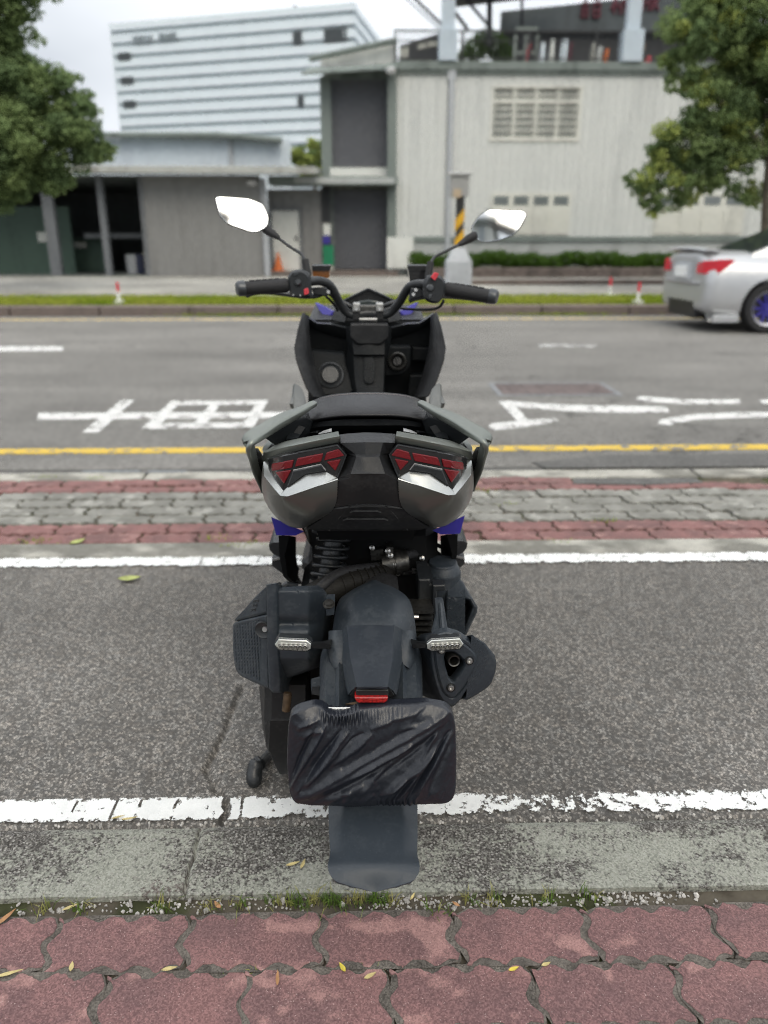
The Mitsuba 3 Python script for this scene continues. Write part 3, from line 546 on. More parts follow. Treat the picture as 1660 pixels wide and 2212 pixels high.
# barred window
wn = w + '__window'; cxs = [wx0 + (wx1 - wx0) * t for t in (0, .25, .5, .75, 1)]; zm = wz0 + (wz1 - wz0) * .74
add(wn, box(wx0, wx1, YB + .12, YB + .16, wz0, wz1), 'pane_grey')
add(wn + '__frame', [box(wx0 - .08, wx1 + .08, YB - .05, YB + .12, wz0 - .12, wz0), box(wx0 - .06, wx1 + .06, YB - .05, YB + .12, wz1, wz1 + .06), box(wx0, wx1, YB - .02, YB + .1, zm - .06, zm + .06)] + [box(c - .045, c + .045, YB - .03, YB + .11, wz0, wz1) for c in cxs], 'window_white')
for s in range(4):
    for k in range(1, 5): x = cxs[s] + (cxs[s + 1] - cxs[s]) * k / 5; add(wn + '__bar', box(x - .018, x + .018, YB - .012, YB + .012, wz0, wz1), 'window_white')
for k in range(1, 5): z = wz0 + (zm - wz0) * k / 5; add(wn + '__bar', box(wx0, wx1, YB - .013, YB + .010, z - .018, z + .018), 'window_white')
z = (zm + wz1) / 2; add(wn + '__bar', box(wx0, wx1, YB - .013, YB + .010, z - .018, z + .018), 'window_white')
for a, b in ((1062, 1228), (1421, 1600), (1670, 1850)):
    x0, z1 = XZ(a, 416, YB); x1, z0 = XZ(b, 508, YB); k = uniq(w + '__shuttered_window'); n = 4
    add(k, box(x0, x1, YB - .05, YB + .05, z0, z1), 'window_white')
    for i in range(n):
        u0, u1 = x0 + (x1 - x0) * (i + .08) / n, x0 + (x1 - x0) * (i + .92) / n
        add(k + '__pane', box(u0 + .03, u1 - .04, YB - .062, YB - .04, z1 - .36, z1 - .10), 'pane_grey')
        add(k + '__shutter', [box(u0, u1, YB - .075, YB - .04, z0 + .05, z1 - .48)] + [box(u0 + .02, u1 - .02, YB - .082, YB - .07, z0 + .08 + j * .09, z0 + .08 + j * .09 + .06) for j in range(int((z1 - z0 - .6) / .09))], 'window_white')
# roof terrace
rz = zt + .12; YT = YB + .1; rx0, rx1 = xl - .05, xr
zr = XZ(1150, 65, YT)[1]
add(w + '__railing', [box(rx0, rx1, YT - .02, YT + .02, zr - .05, zr), box(rx0, rx1, YT - .02, YT + .02, rz + .1, rz + .14), box(rx0, rx1, YT - .015, YT + .015, zr - .3, zr - .27)] + [box(x - .03, x + .03, YT - .03, YT + .03, rz, zr) for x in np.arange(rx0, rx1, 2.0)], 'iron_black')
add(w + '__railing_bars', [box(x - .011, x + .011, YT - .011, YT + .011, rz + .12, zr - .02) for x in np.arange(rx0, rx1, .14)], 'iron_black', kind='stuff')
for a, b, c, d in ((948, 986, 953, 985), (1341, 1383, 1352, 1385)):
    x0, x1 = XZ(a, 100, YT)[0], XZ(b, 100, YT)[0]; zc = XZ(a, 68, YT)[1]; xm = (x0 + x1) / 2; k = uniq(w + '__pillar')
    add(k, box(x0, x1, YT - .35, YT + .2, rz, zc, .01), 'pale_blue'); add(k + '__shaft', [box(xm - .19, xm + .19, YT - .2, YT + .12, zc, zc + 3.2), box(xm - .3, xm + .3, YT - .02, YT + .02, zc + .9, zc + 1.0)], 'pale_blue')
tr = uniq(w + '__roof_canopy')
cy, xa, xb = YB + 3.0, XZ(985, 5, YB + 3)[0], xr; z5 = XZ(1150, 22, YB + 3)[1]
cp_ = [at(978, 16, YB + 3), at(1230, -13, YB + 3), at(970, -70, YB + .5), at(1230, -95, YB + .5)]; add(tr, hull(cp_ + [p + np.array([0, 0, .3]) for p in cp_]), 'iron_black')
for m_ in (tube([at(940, -30, YB + .8), at(1010, 62, YB + 2.5)], .06, 6), tube([at(880, -20, YB + .5), at(962, 60, YB + .5)], .045, 6), tube([at(1000, -10, YB + 2.6), at(1062, 62, YB + 2.6)], .05, 6), tube([at(1058, -5, YB + 3), at(1058, 100, YB + 3)], .09, 6), tube([at(1128, -5, YB + 3), at(1128, 120, YB + 3)], .05, 6)): add(tr + '__brace', m_, 'iron_black')
sg = 'roof_sign'; tag(sg, 'dark wide sign board with red characters above the terrace', 'sign')
YS = YB + 4; sx0, sz1 = XZ(1085, 22, YS); sx1, sz0 = XZ(1520, 66, YS)
add(sg + '__board', [hull([(sx0, YS, sz0), (sx1, YS, sz0), (sx0, YS, XZ(1085, 24, YS)[1]), (sx1, YS, XZ(1480, -22, YS)[1]), (sx0, YS + .3, sz0), (sx1, YS + .3, sz0), (sx0, YS + .3, sz1), (sx1, YS + .3, XZ(1480, -22, YS)[1])])], 'sign_dark')
add(sg + '__lower_panel', box(sx0, sx1 + 2, YS + .35, YS + .5, rz, sz0 + .1), 'iron_black')
glyph = {0: [(.05, .05, .42, .05), (.23, .05, .23, .95), (.05, .5, .42, .5), (.02, .75, .45, .75), (.1, .1, .1, .4), (.36, .1, .36, .4), (.55, .9, .98, .9), (.76, .98, .76, .55), (.55, .7, .98, .7), (.58, .5, .95, .5), (.62, .45, .62, .05), (.9, .45, .9, .05), (.6, .25, .93, .25), (.6, .05, .93, .05)],
         1: [(.05, .75, .4, .75), (.22, .95, .22, .05), (.22, .6, .05, .2), (.22, .6, .42, .25), (.5, .9, .98, .9), (.55, .7, .95, .7), (.55, .48, .95, .48), (.74, .95, .74, .48), (.55, .48, .5, .02), (.74, .48, .74, .05), (.95, .48, .98, .02)],
         2: [(.1, .92, .45, .92), (.12, .92, .12, .05), (.42, .92, .42, .05), (.12, .62, .42, .62), (.12, .35, .42, .35), (.6, .95, .6, .05), (.6, .92, .95, .92), (.95, .92, .88, .6), (.6, .58, .95, .58), (.65, .55, .95, .05), (.92, .55, .6, .1)]}
for gi, (a, b) in enumerate(((1253, 1300), (1318, 1362), (1384, 1424))):
    x0, x1 = XZ(a, 20, YS)[0], XZ(b, 20, YS)[0]; zl = XZ(a, 40 - 7 * gi, YS)[1]; h_ = 1.15 * (x1 - x0); ms = []
    for j, (u0, v0, u1, v1) in enumerate(glyph[gi]):
        p, q = np.array([x0 + u0 * (x1 - x0), YS - .04 - .002 * j, zl + v0 * h_]), np.array([x0 + u1 * (x1 - x0), YS - .04 - .002 * j, zl + v1 * h_]); ms.append(tube([p, q], .045, 6))
    add(sg + '__character', ms, 'sign_red')
for a, b, t, m, lb in ((1213, 1228, 85, 'wall_blue', 'pale lilac roll standing behind the terrace railing'), (1232, 1238, 88, 'sign_red', 'red strip beside the lilac roll behind the railing'), (1278, 1290, 90, 'wall_cream_dark', 'beige bundle behind the terrace railing'), (1167, 1180, 92, 'wall_blue', 'pale blue roll behind the railing left of the white bundle'), (1188, 1200, 85, 'wall_cream', 'whitish bundle behind the terrace railing'), (1140, 1148, 92, 'switch_red', 'red bundle behind the railing near the green frame'), (1306, 1316, 105, 'orange', 'orange object low behind the terrace railing'), (1292, 1303, 100, 'wall_cream', 'pale pot behind the railing beside an orange object'), (1386, 1393, 95, 'wood_box', 'tan board behind the railing right of the white pillar'), (1395, 1408, 122, 'switch_red', 'red bucket behind the railing right of the white pillar')):
    x0, z1 = XZ(a, t, YB + 1.2); x1 = XZ(b, t, YB + 1.2)[0]; xm, r = (x0 + x1) / 2, (x1 - x0) / 2
    k = uniq('stored_item'); add(k, tube([(xm, YB + 1.2, rz), (xm, YB + 1.2, rz + .7 * (z1 - rz)), (xm + .03, YB + 1.2, z1)], [r * .95, r, r * .8], 10, 8), m, 40, label=lb, cat='stored item', group='things stored behind the terrace railing')
fx0, fx1 = XZ(1113, 100, YB + 1.5)[0], XZ(1160, 100, YB + 1.5)[0]
gf = add('storage_rack', [box(x - .05, x + .05, YB + 1.45, YB + 1.55, rz, XZ(1130, 75, YB + 1.5)[1]) for x in (fx0, (fx0 + fx1) / 2, fx1)] + [box(fx0, fx1, YB + 1.44, YB + 1.56, z, z + .1) for z in (rz + .5, rz + 1.15)], 'trim_green', label='green metal rack behind the terrace railing left of the stored bundles', cat='rack')
ya_ = YB + 4.5; aw_ = [at(864, 128, ya_), at(952, 128, ya_), at(864, 98, ya_), at(952, 70, ya_)]
k = 'terrace_awning'; tag(k, 'black sloping awning with pale sign panels behind the left end of the terrace railing', 'awning')
add(k + '__sheet', hull(aw_ + [p + np.array([0, .3, 0]) for p in aw_]), 'iron_black')
for p in ((865, 104, 882, 126), (903, 96, 922, 106), (926, 90, 946, 101)): q = [at(*x, ya_ - .03) for x in ((p[0], p[1]), (p[2], p[1] - 4), (p[2], p[3] - 4), (p[0], p[3]))]; add(k + '__sign_panel', hull(q + [x + np.array([0, .02, 0]) for x in q]), 'wall_cream_dark')
pb = [(*at(x, y, YB + 3.5), r) for x, y, r in ((1030, 105, .5), (1050, 85, .45), (1072, 100, .5), (1085, 118, .4), (1010, 120, .35))]
k = 'terrace_shrub'; tag(k, 'dark green shrub behind the terrace railing right of the first pillar', 'shrub'); add(k + '__foliage', leaves([q[:3] for q in pb], [q[3] for q in pb], 2600, .07, 71), 'leaf_hedge'); add(k + '__pot', tube([(pb[2][0], YB + 3.5, rz - .1), (pb[2][0], YB + 3.5, rz + .5)], [.25, .35], 12), 'planter_stone')
# --- centre block with the two roller shutters
c = 'shutter_tower'; tag(c, 'narrow two-storey block with stacked grey roller shutters and a canopy', 'building')
Yc = YB + .35; X = lambda a, b=300: XZ(a, b, Yc)[0]; Z = lambda b, a=780: XZ(a, b, Yc)[1]
add(c + '__wall', [box(X(693, 260), X(716, 260), Yc, Yc + .3, Z(590), Z(165)), box(X(842, 260), X(858, 260), Yc, Yc + .3, Z(590), Z(150)), box(X(716), X(842), Yc + .02, Yc + .3, Z(168), Z(150))], 'trim_green')
add(c + '__shell', box(X(700), X(856), Yc + .45, Yc + 8, .1, Z(150)), 'wall_cream_dark')
for a, b, t, u in ((716, 842, 168, 360), (716, 842, 410, 582)):
    k = uniq(c + '__roller_shutter'); n = int((Z(t) - Z(u)) / .085)
    add(k, box(X(a), X(b), Yc + .2, Yc + .24, Z(u), Z(t)), 'shutter_grey')
    for i in range(n): add(k + '__slat', tube([(X(a), Yc + .2, Z(u) + (i + .5) * .085), (X(b), Yc + .2, Z(u) + (i + .5) * .085)], [.04, .04], 6, sy=1), 'shutter_grey', 50)
add(c + '__lintel_panel', box(X(712), X(850), Yc - .02, Yc + .3, Z(384), Z(362)), 'panel_white')
add(c + '__canopy', [box(X(585), X(858), Yc - 1.1, Yc + .2, Z(402), Z(392)), box(X(585), X(858), Yc - 1.15, Yc - 1.05, Z(404), Z(386))], 'trim_green')
add(c + '__canopy_stain', box(X(640), X(850), Yc - 1.16, Yc - 1.12, Z(401), Z(389)), 'concrete_wall')
ru = [at(652, 162, Yc - 1.0), at(858, 148, Yc - 1.0), at(858, 138, Yc + .4), at(670, 150, Yc + .4)]
add(c + '__roof_sheet', hull([*ru, *[p + np.array([0, 0, .07]) for p in ru]]), 'trim_green')
add(c + '__upper_panel', hull([at(693, 150, Yc), at(858, 140, Yc), at(858, 92, Yc), at(693, 124, Yc)] + [q + np.array([0, .2, 0]) for q in (at(693, 150, Yc), at(858, 140, Yc), at(858, 92, Yc), at(693, 124, Yc))]), 'wall_cream')
add(c + '__upper_ribs', [tube([at(x, 146, Yc - .02), at(x, 122 - (x - 693) * .18, Yc - .02)], .03, 5) for x in range(700, 856, 13)], 'panel_white')
add(c + '__gable_edge', [tube([at(668, 127, Yc - .3), at(858, 86, Yc - .3)], .09, 6)], 'trim_green')
add(c + '__lamp', revolve([(0, 0), (.12, 0), (.14, .06), (.06, .12), (0, .12)], at(845, 150, Yc - 1.0), [0, -.5, -1]), 'lamp_white')
# pillar with posters left of the lower shutter
pl = c + '__post'; add(pl, box(X(697, 490), X(716, 490), Yc - .25, Yc - .02, Z(590), Z(405)), 'iron_black')
po = 'wall_poster'; add('wall_poster', [box(X(699, 480), X(715, 480), Yc - .28, Yc - .26, Z(508), Z(483))], 'panel_white', label='small white poster on the dark post left of the lower shutter', cat='poster')
add('wall_poster', box(X(699, 520), X(714, 520), Yc - .28, Yc - .26, Z(526), Z(509)), 'rim_blue', label='small blue poster below the white one on the dark post', cat='poster')
bn = 'green_banner'; tag(bn, 'bright green upright board beside the lower roller shutter', 'board')
add(bn + '__board', box(X(699, 540), X(722, 540), Yc - .36, Yc - .3, Z(572), Z(530), .01), 'green_bright'); add(bn + '__foot', box(X(699, 575), X(722, 575), Yc - .42, Yc - .24, Z(582), Z(572.5)), 'wall_cream_dark')
wb = 'white_board'; tag(wb, 'plain white upright panel at the corner of the warehouse', 'board')
x0, x1 = X(835, 545), X(890, 545)
add(wb + '__panel', box(x0, x1, YB - .5, YB - .42, Z(578), Z(512), .01), 'panel_white'); add(wb + '__leg', [box(x0 + .1, x0 + .16, YB - .52, YB - .35, .16, Z(578)), box(x1 - .16, x1 - .1, YB - .52, YB - .35, .16, Z(578))], 'steel_post')
add('loading_step', box(XZ(578, 590, YB - .3)[0], XZ(860, 590, YB - .3)[0], YB - .9, YB + .5, ZF, Z(583)), 'planter_stone', label='dark low concrete step in front of the shutter and white door', cat='step')
# --- low shed at left
s_ = 'low_shed'; tag(s_, 'low grey shed with open dark bays and a white side door at left', 'shed')
Ys = 25.2; XS = lambda a, b=480: XZ(a, b, Ys)[0]; ZS = lambda b, a=400: XZ(a, b, Ys)[1]
zs0 = ZF; zs1 = ZS(378)
add(s_ + '__front_wall', corr(XS(310), XS(566), zs0, zs1, Ys, .3, .018), 'wall_taupe')
add(s_ + '__side_wall', corr(XS(572), XZ(700, 480, YB + .2)[0], zs0, ZS(404), YB + .2, .3, .018), 'wall_taupe')
add(s_ + '__downpipe', tube([(XS(574), Ys - .08, zs0), (XS(568, 400), Ys - .08, zs1 - .1)], .09, 10), 'pole_grey')
xk, zk = XZ(588, 455, YB + .2); xk2 = XZ(646, 455, YB + .2)[0]
dk = s_ + '__door'; add(dk, box(xk, xk2, YB + .1, YB + .16, .3, zk), 'panel_white'); add(dk + '__frame', [box(xk - .07, xk, YB + .05, YB + .18, .3, zk + .07), box(xk2, xk2 + .07, YB + .05, YB + .18, .3, zk + .07), box(xk, xk2, YB + .05, YB + .18, zk, zk + .07)], 'steel_post'); add(dk + '__handle', box(xk2 - .14, xk2 - .08, YB + .05, YB + .1, 1.2, 1.35), 'iron_black')
add(s_ + '__roof_edge', [hull([(XS(-260), Ys - .95, zs1 + .02), (XS(690), Ys - .95, zs1 - .02), (XS(-260), Ys - .95, zs1 + .16), (XS(690), Ys - .95, zs1 + .13), (XS(-260), Ys + 3, zs1 + .25), (XS(690), Ys + 3, zs1 + .25), (XS(-260), Ys + 3, zs1 + .4), (XS(690), Ys + 3, zs1 + .4)])] + [tube([(x, Ys - .96, zs1 + .16), (x, Ys + 3, zs1 + .42)], .03, 5) for x in np.arange(XS(-200), XS(690), .22)], 'roof_sheet')
add(s_ + '__bay_interior', [box(XS(-260), XS(312), Ys + 8, Ys + 8.2, 0, zs1), box(XS(-260), XS(312), Ys + .1, Ys + 8, zs1 - .05, zs1), box(XS(312), XS(312) + .1, Ys + .05, Ys + 8, 0, zs1), box(XS(-260), XS(312), Ys, Ys + 8, .1, ZF + .01), box(XS(-262), XS(-260), Ys, Ys + 8, 0, zs1)], 'shed_sheet')
for a, b, wd_ in ((96, 124, .16), (216, 234, .09), (306, 318, .06)):
    xt, xb_ = XS(a, 400), XS(b, 590); xm = (xt + xb_) / 2; add(s_ + '__post', box(xm - wd_, xm + wd_, Ys - .03, Ys + .2, zs0, zs1), 'steel_post')
add(s_ + '__crossbeam', box(XS(124), XS(308), Ys + 2.2, Ys + 2.35, ZS(514), ZS(502)), 'steel_post')
add(s_ + '__green_partition', box(XS(-260), XS(100), Ys + 2.0, Ys + 2.1, zs0, ZS(440)), 'dark_green_board')
add(s_ + '__ceiling_lamp', revolve([(0, 0), (.14, 0), (.17, .05), (.08, .12), (0, .13)], at(545, 420 - 28, Ys - .1), [0, -.3, -1]), 'lamp_white')
x0, z1 = XZ(30, 500, Ys + .2); add('wall_notice', box(x0, x0 + .34, Ys + 1.96, Ys + 2.0, z1 - .30, z1), 'panel_white', label='small white notice on the dark green partition at far left', cat='notice')
bnx = XZ(146, 560, Ys + 2.9)[0]; bin_ = 'waste_bin'; tag(bin_, 'dark green bin with a pale label inside the shed bay', 'bin')
add(bin_ + '__body', box(bnx, bnx + 1.3, Ys + 2.9, Ys + 3.7, ZF + .02, ZF + 1.05, .04), 'dark_green_board', 30); add(bin_ + '__lid', box(bnx - .04, bnx + 1.34, Ys + 2.86, Ys + 3.74, ZF + 1.06, ZF + 1.14, .02), 'dark_green_board', 30); add(bin_ + '__label', box(bnx + .2, bnx + .7, Ys + 2.885, Ys + 2.9, ZF + .82, ZF + 1.0), 'panel_white')
for i, (a, b, m, lb) in enumerate(((258, 552, 'pole_grey', 'grey drum standing in the right shed bay'), (276, 560, 'navy', 'dark blue drum in the right shed bay'), (296, 545, 'wall_cream_dark', 'pale drum by the wall of the right shed bay'))):
    x0 = XS(a, 570); add('drum', tube([(x0, Ys + 1.6, ZF + .02), (x0, Ys + 1.6, ZF + .3), (x0, Ys + 1.6, ZF + .62), (x0, Ys + 1.6, XZ(a, b, Ys + 1.6)[1])], [.24, .25, .25, .23], 14), m, 40, label=lb, cat='drum', group='drums inside the shed')
cn = 'traffic_cone'; tag(cn, 'orange traffic cone standing beside the white side door', 'traffic cone')
xc = XZ(600, 570, YB - .4)[0]; zc0 = Z(583)
add(cn + '__cone', tube([(xc, YB - .2, zc0 + .03), (xc, YB - .2, zc0 + .55)], [.15, .03], 14), 'orange'); add(cn + '__base', box(xc - .2, xc + .2, YB - .4, YB, zc0, zc0 + .035, .01), 'orange')
# --- long hall behind the shed
hh = 'long_hall'; tag(hh, 'pale blue ribbed metal hall behind the low shed', 'hall')
Yh = 34.0; h0, h1 = XZ(150, 330, Yh)[0], XZ(628, 330, Yh)[0]
add(hh + '__wall', corr(h0 - 8, h1, 0, XZ(400, 300, Yh)[1], Yh, .35, .03), 'wall_blue')
add(hh + '__roof', hull([at(100, 296, Yh - .5), at(470, 293, Yh - .5), at(608, 303, Yh - .5), at(100, 285, Yh + 4), at(470, 284, Yh + 4), at(600, 296, Yh + 4)]), 'roof_sheet')
add(hh + '__fascia', [tube([at(90, 292, Yh - .55), at(470, 291, Yh - .55), at(610, 303, Yh - .55)], .12, 6)], 'trim_green')
add(hh + '__pipe', tube([at(497, 298, Yh - .1), at(500, 372, Yh - .1)], .09, 8), 'pole_grey')
# --- tall banded building
tb = 'banded_building'; tag(tb, 'tall pale grey building with dark horizontal bands and small dark windows', 'building')
Yn = 72.0; pc = at(767, 26, Yn)
def solveY(px, py, z):
    lo, hi = 30., 300.
    for _ in range(60):
        m = (lo + hi) / 2
        if at(px, py, m)[2] < z: lo = m
        else: hi = m
    return lo
Yl = solveY(237, 71, pc[2]); pL = at(240, 71, Yl); zgap = (pc[2] - at(252, 252, Yl)[2]) / 7.0
cor = np.array([at(767, 150, Yn)[0], Yn]); lef = np.array([at(247, 170, Yl)[0], Yl]); u = (cor - lef) / np.linalg.norm(cor - lef); nrm = np.array([u[1], -u[0]]); Lw = np.linalg.norm(cor - lef)
if nrm[1] > 0: nrm = -nrm
rgt = np.array([at(860, 88, Yn + 22)[0], Yn + 22]); ztop = pc[2] + zgap * .75
def wallseg(a, b, z0, z1, out, d=.4, nn=None):
    n2 = nn if nn is not None else nrm; p = [np.r_[q, z] for q in (a, b) for z in (z0, z1)]; o = np.r_[n2 * out, 0]; i = np.r_[-n2 * d, 0]
    return hull([x + o for x in p] + [x + i for x in p])
ur = (rgt - cor) / np.linalg.norm(rgt - cor); nr = np.array([ur[1], -ur[0]])
if np.dot(nr, u) < 0: nr = -nr
add(tb + '__core', hull([np.r_[q, z] for q in (lef - nrm * .16 + u * .03, cor - nrm * .16 - u * .16, rgt - nr * .16, lef - nrm * 25 + u * .03) for z in (0, ztop - .5)]), 'tower_groove')
for k in range(-1, 12):
    z1 = pc[2] - k * zgap - .17 if k >= 0 else ztop; z0 = pc[2] - (k + 1) * zgap + .17
    add(tb + '__panel_band', [wallseg(lef, cor, z0, z1, 0.0, .9), wallseg(cor + ur * .05, rgt, z0, z1, 0.0, .9, nr)], 'tower_wall')
add(tb + '__window', [wallseg(lef + u * Lw * .028, lef + u * Lw * .082, z - .32, z + .32, .05, .1) for z in [pc[2] - 2 * zgap]], 'tower_dark')
for k in (4, 6): add(tb + '__window', [wallseg(lef + u * Lw * .03, lef + u * Lw * .085, pc[2] - k * zgap - .32, pc[2] - k * zgap + .32, .05, .1)], 'tower_dark')
for s0, s1, k, hz in ((.765, .80, 2, .5), (.885, .972, 2, .5), (.775, .80, 6.9, .4)):
    z = pc[2] - k * zgap; add(tb + '__window', wallseg(lef + u * Lw * s0, lef + u * Lw * s1, z - hz + .4, z + hz + .4, .05, .1), 'tower_dark')
def wall_text(txt, s0, zb_, h, key, mat):
    m = meshkit.text_mesh(txt, h, .12, True); R = np.eye(4); R[:3, 0] = np.r_[u, 0]; R[:3, 1] = [0, 0, 1]; R[:3, 2] = np.r_[nrm, 0]; R[:3, 3] = np.r_[lef + u * Lw * s0 + nrm * .02, zb_]
    m.apply_transform(R); add(key, m, mat)
wall_text('SICX', .10, pc[2] - zgap * 1.08, zgap * .62, tb + '__lettering', 'letter_grey'); wall_text('EWE', .215, pc[2] - zgap * 1.02, zgap * .62, tb + '__lettering', 'letter_grey')
add(tb + '__rooftop_mast', [tube([np.r_[lef + u * Lw * t - nrm * 2, ztop - .5], np.r_[lef + u * Lw * t - nrm * 2, ztop + hh_]], .12, 6) for t, hh_ in ((.62, .5), (.70, .4), (.74, .7))], 'steel_post')

# ================================================================== STREET THINGS
hg = 'hedge'; tag(hg, 'clipped green hedge along the foot of the warehouse wall', 'hedge')
hx0, hx1 = XZ(888, 560, 24.6)[0], 16.0; hz0, hz1 = XZ(1100, 580, 24.4)[1], XZ(1100, 544, 24.4)[1]
hc = [(x, 24.6 + .1 * math.sin(x * 3), (hz0 + hz1) / 2 + .05 * math.sin(x * 2.1) + .04 * math.sin(x * 5.3)) for x in np.arange(hx0 + .2, hx1, .35)]
add(hg + '__foliage', leaves(hc, [(.3, .33, (hz1 - hz0) / 2)] * len(hc), 26000, .055, 9), 'leaf_hedge')
add(hg + '__stems', [tube([(x, 24.6, .3), (x + .05, 24.6, hz1 - .15)], .02, 5) for x in np.arange(hx0 + .2, hx1, .4)], 'bark')
pw = 'planter_wall'; tag(pw, 'low dark stone wall holding the hedge', 'wall')
pzt = XZ(1100, 578, 24.0)[1]; rh = (pzt - ZF) / 2
blk = mikit.ply(box(-.245, .245, -.12, .12, -rh / 2 + .005, rh / 2 - .005, .012), 'planter_stone')
for r in range(2):
    for i in range(int((hx1 - hx0) / .5)):
        put(pw + '__stone', blk, T().translate([hx0 + .25 * (1 + r % 2) + i * .5, 24.12, ZF + rh * (r + .5)]).rotate([0, 0, 1], float(rng.normal(0, 1.2))))
add('planter_bed', box(hx0, hx1, 24.2, YB - .05, ZF - .05, pzt - .03), 'soil', kind=ST, label='soil behind the low planter wall')
up = 'utility_pole'; tag(up, 'pole with yellow and black hazard stripes, concrete base and a grey box', 'pole')
Yp = 17.6; xpz, _ = XZ(991, 560, Yp); zb0, zb1, zs_, zst = ZF, XZ(988, 533, Yp)[1], XZ(990, 565, Yp)[1], XZ(990, 440, Yp)[1]
hw = (XZ(1014, 600, Yp)[0] - XZ(962, 600, Yp)[0]) / 2
add(up + '__base', hull([(xpz + a * hw, Yp + b * hw, zb0) for a in (-1, 1) for b in (-1, 1)] + [(xpz + a * hw, Yp + b * hw, zs_) for a in (-1, 1) for b in (-1, 1)] + [(xpz + a * hw * .42, Yp + b * hw * .42, zb1) for a in (-1, 1) for b in (-1, 1)]), 'pole_grey')
rp = .095; add(up + '__shaft', tube([(xpz, Yp, zb1 - .05), (xpz, Yp, zst + .1), (xpz, Yp, zst + .25)], rp * .96, 18), 'pole_black', 40)
def stripe(z0, wd2, turn=.5, n=14): # hazard band wound round the pole
    th = np.linspace(0, 2 * np.pi, n * 2 + 1); r1 = rp + .003; rows = [np.c_[xpz + r1 * np.cos(th), Yp + r1 * np.sin(th), z0 + dz + .12 * np.cos(th)] for dz in (0, wd2)]
    return sheet(rows, .003)
for zz in np.arange(zb1 + .03, zst - .12, .40): add(up + '__yellow_stripe', stripe(zz, .24), 'pole_yellow', 30)
bx0, bz1 = XZ(975, 374, Yp - .15); bx1, bz0 = XZ(1013, 440, Yp - .15)
add(up + '__box', [box(bx0, bx1, Yp - .15, Yp + .15, bz0 + .15, bz1 - .03, .01), hull([(bx0 - .06, Yp - .2, bz1 - .04), (bx1 + .06, Yp - .2, bz1 - .04), (bx0 - .06, Yp + .2, bz1), (bx1 + .06, Yp + .2, bz1), (bx0 - .06, Yp + .2, bz1 + .06), (bx1 + .06, Yp + .2, bz1 + .06), (bx0 - .06, Yp - .2, bz1), (bx1 + .06, Yp - .2, bz1)])], 'mailbox_grey'); add(up + '__box_panel', box(bx0 + .06, bx0 + .22, Yp - .165, Yp - .15, bz0 + .12, bz1 - .3), 'wood_box')
for x, y, lb in ((258, 655, 'short red and white marker stake on the verge at left'), (1317, 640, 'short red and white marker stake on the verge behind the car'), (1378, 655, 'short red marker stake on the verge just left of the car')):
    p = gnd(x, y, ZF); k = uniq('marker_stake'); tag(k, lb, 'marker stake', 'marker stakes on the verge')
    add(k + '__post', tube([p, p + [0, 0, .16], p + [0, 0, .17], p + [0, 0, .2]], [.03, .03, .03, .025], 8), 'panel_white'); add(k + '__top', tube([p + [0, 0, .2], p + [0, 0, .36]], .028, 8), 'switch_red')
    add(k + '__foot', box(p[0] - .08, p[0] + .08, p[1] - .08, p[1] + .08, ZF - .02, ZF + .05, .01), 'panel_white')
def tree(key, lb, trunk, limbs, blobs, nl, size, seed, m1, m2, m3_):
    tag(key, lb, 'tree'); g = np.random.default_rng(seed)
    add(key + '__trunk', tube(*trunk, n=12, k=16), 'bark', True)
    for l, r in limbs: add(key + '__limb', tube(l, r, 7, 12), 'bark', True)
    sub_c, sub_r = [], []
    for cx_, cy_, cz_, r in blobs:
        for _ in range(int(16 + 16 * r)):
            d = g.normal(size=3); d /= np.linalg.norm(d); q = np.array([cx_, cy_, cz_]) + d * r * g.uniform(.35, 1.0) * np.array([1, 1, .85]); sub_c.append(q); sub_r.append(r * g.uniform(.22, .46))
    sub_c, sub_r = np.array(sub_c), np.array(sub_r); q = g.permutation(len(sub_c)); n1, n2 = int(len(q) * .46), int(len(q) * .84)
    for idx, mt, fr in ((q[:n1], m1, .46), (q[n1:n2], m2, .38), (q[n2:], m3_, .16)): add(key + '__crown', leaves(sub_c[idx], sub_r[idx], int(nl * fr), size, seed + int(fr * 100), .7), mt)
Yt = 17.0; B = lambda x, y, r, dy=0, Y0=Yt: (*at(x, y, Y0 + dy), r)
tt = at(1672, 320, Yt); 
tree('leafy_tree', 'leafy green tree in front of the right end of the warehouse', ([(tt[0] + .25, Yt, ZF), (tt[0] + .12, Yt, 1.6), tt, tt + [0.3, .2, 1.6]], [.17, .14, .12, .07]),
     [([tt - [0, 0, .3], at(1620, 300, Yt + .3), at(1560, 290, Yt + .2)], [.06, .04, .015]), ([tt - [0, 0, .2], at(1580, 240, Yt), at(1500, 170, Yt)], [.08, .05, .02]), ([tt, at(1640, 200, Yt + .5), at(1590, 90, Yt + .5)], [.08, .05, .02]), ([tt - [0, 0, .7], at(1700, 380, Yt), at(1760, 340, Yt)], [.07, .05, .03])],
     [B(1570, 20, 1.0), B(1640, -60, 1.3, .5), B(1490, 70, .55, -.4), B(1580, 130, .85), B(1660, 160, 1.0, .4), B(1500, 190, .55, -.3), B(1540, 250, .8), B(1480, 300, .65, -.2), B(1590, 300, .75, .3), B(1430, 370, .50, -.2), B(1500, 370, .6), B(1400, 420, .33, -.3), B(1470, 425, .33), B(1560, 360, .55), B(1660, 260, .7, .6), B(1740, 120, 1.2), B(1760, 300, .9), B(1455, 130, .3, -.2), B(1440, 330, .4, -.2), B(1385, 395, .3, -.2), B(1420, 440, .28, -.2), B(1620, 420, .4, .3)], 62000, .068, 21, 'leaf_dark', 'leaf_mid', 'leaf_new')
tl = at(-190, 420, Yt)
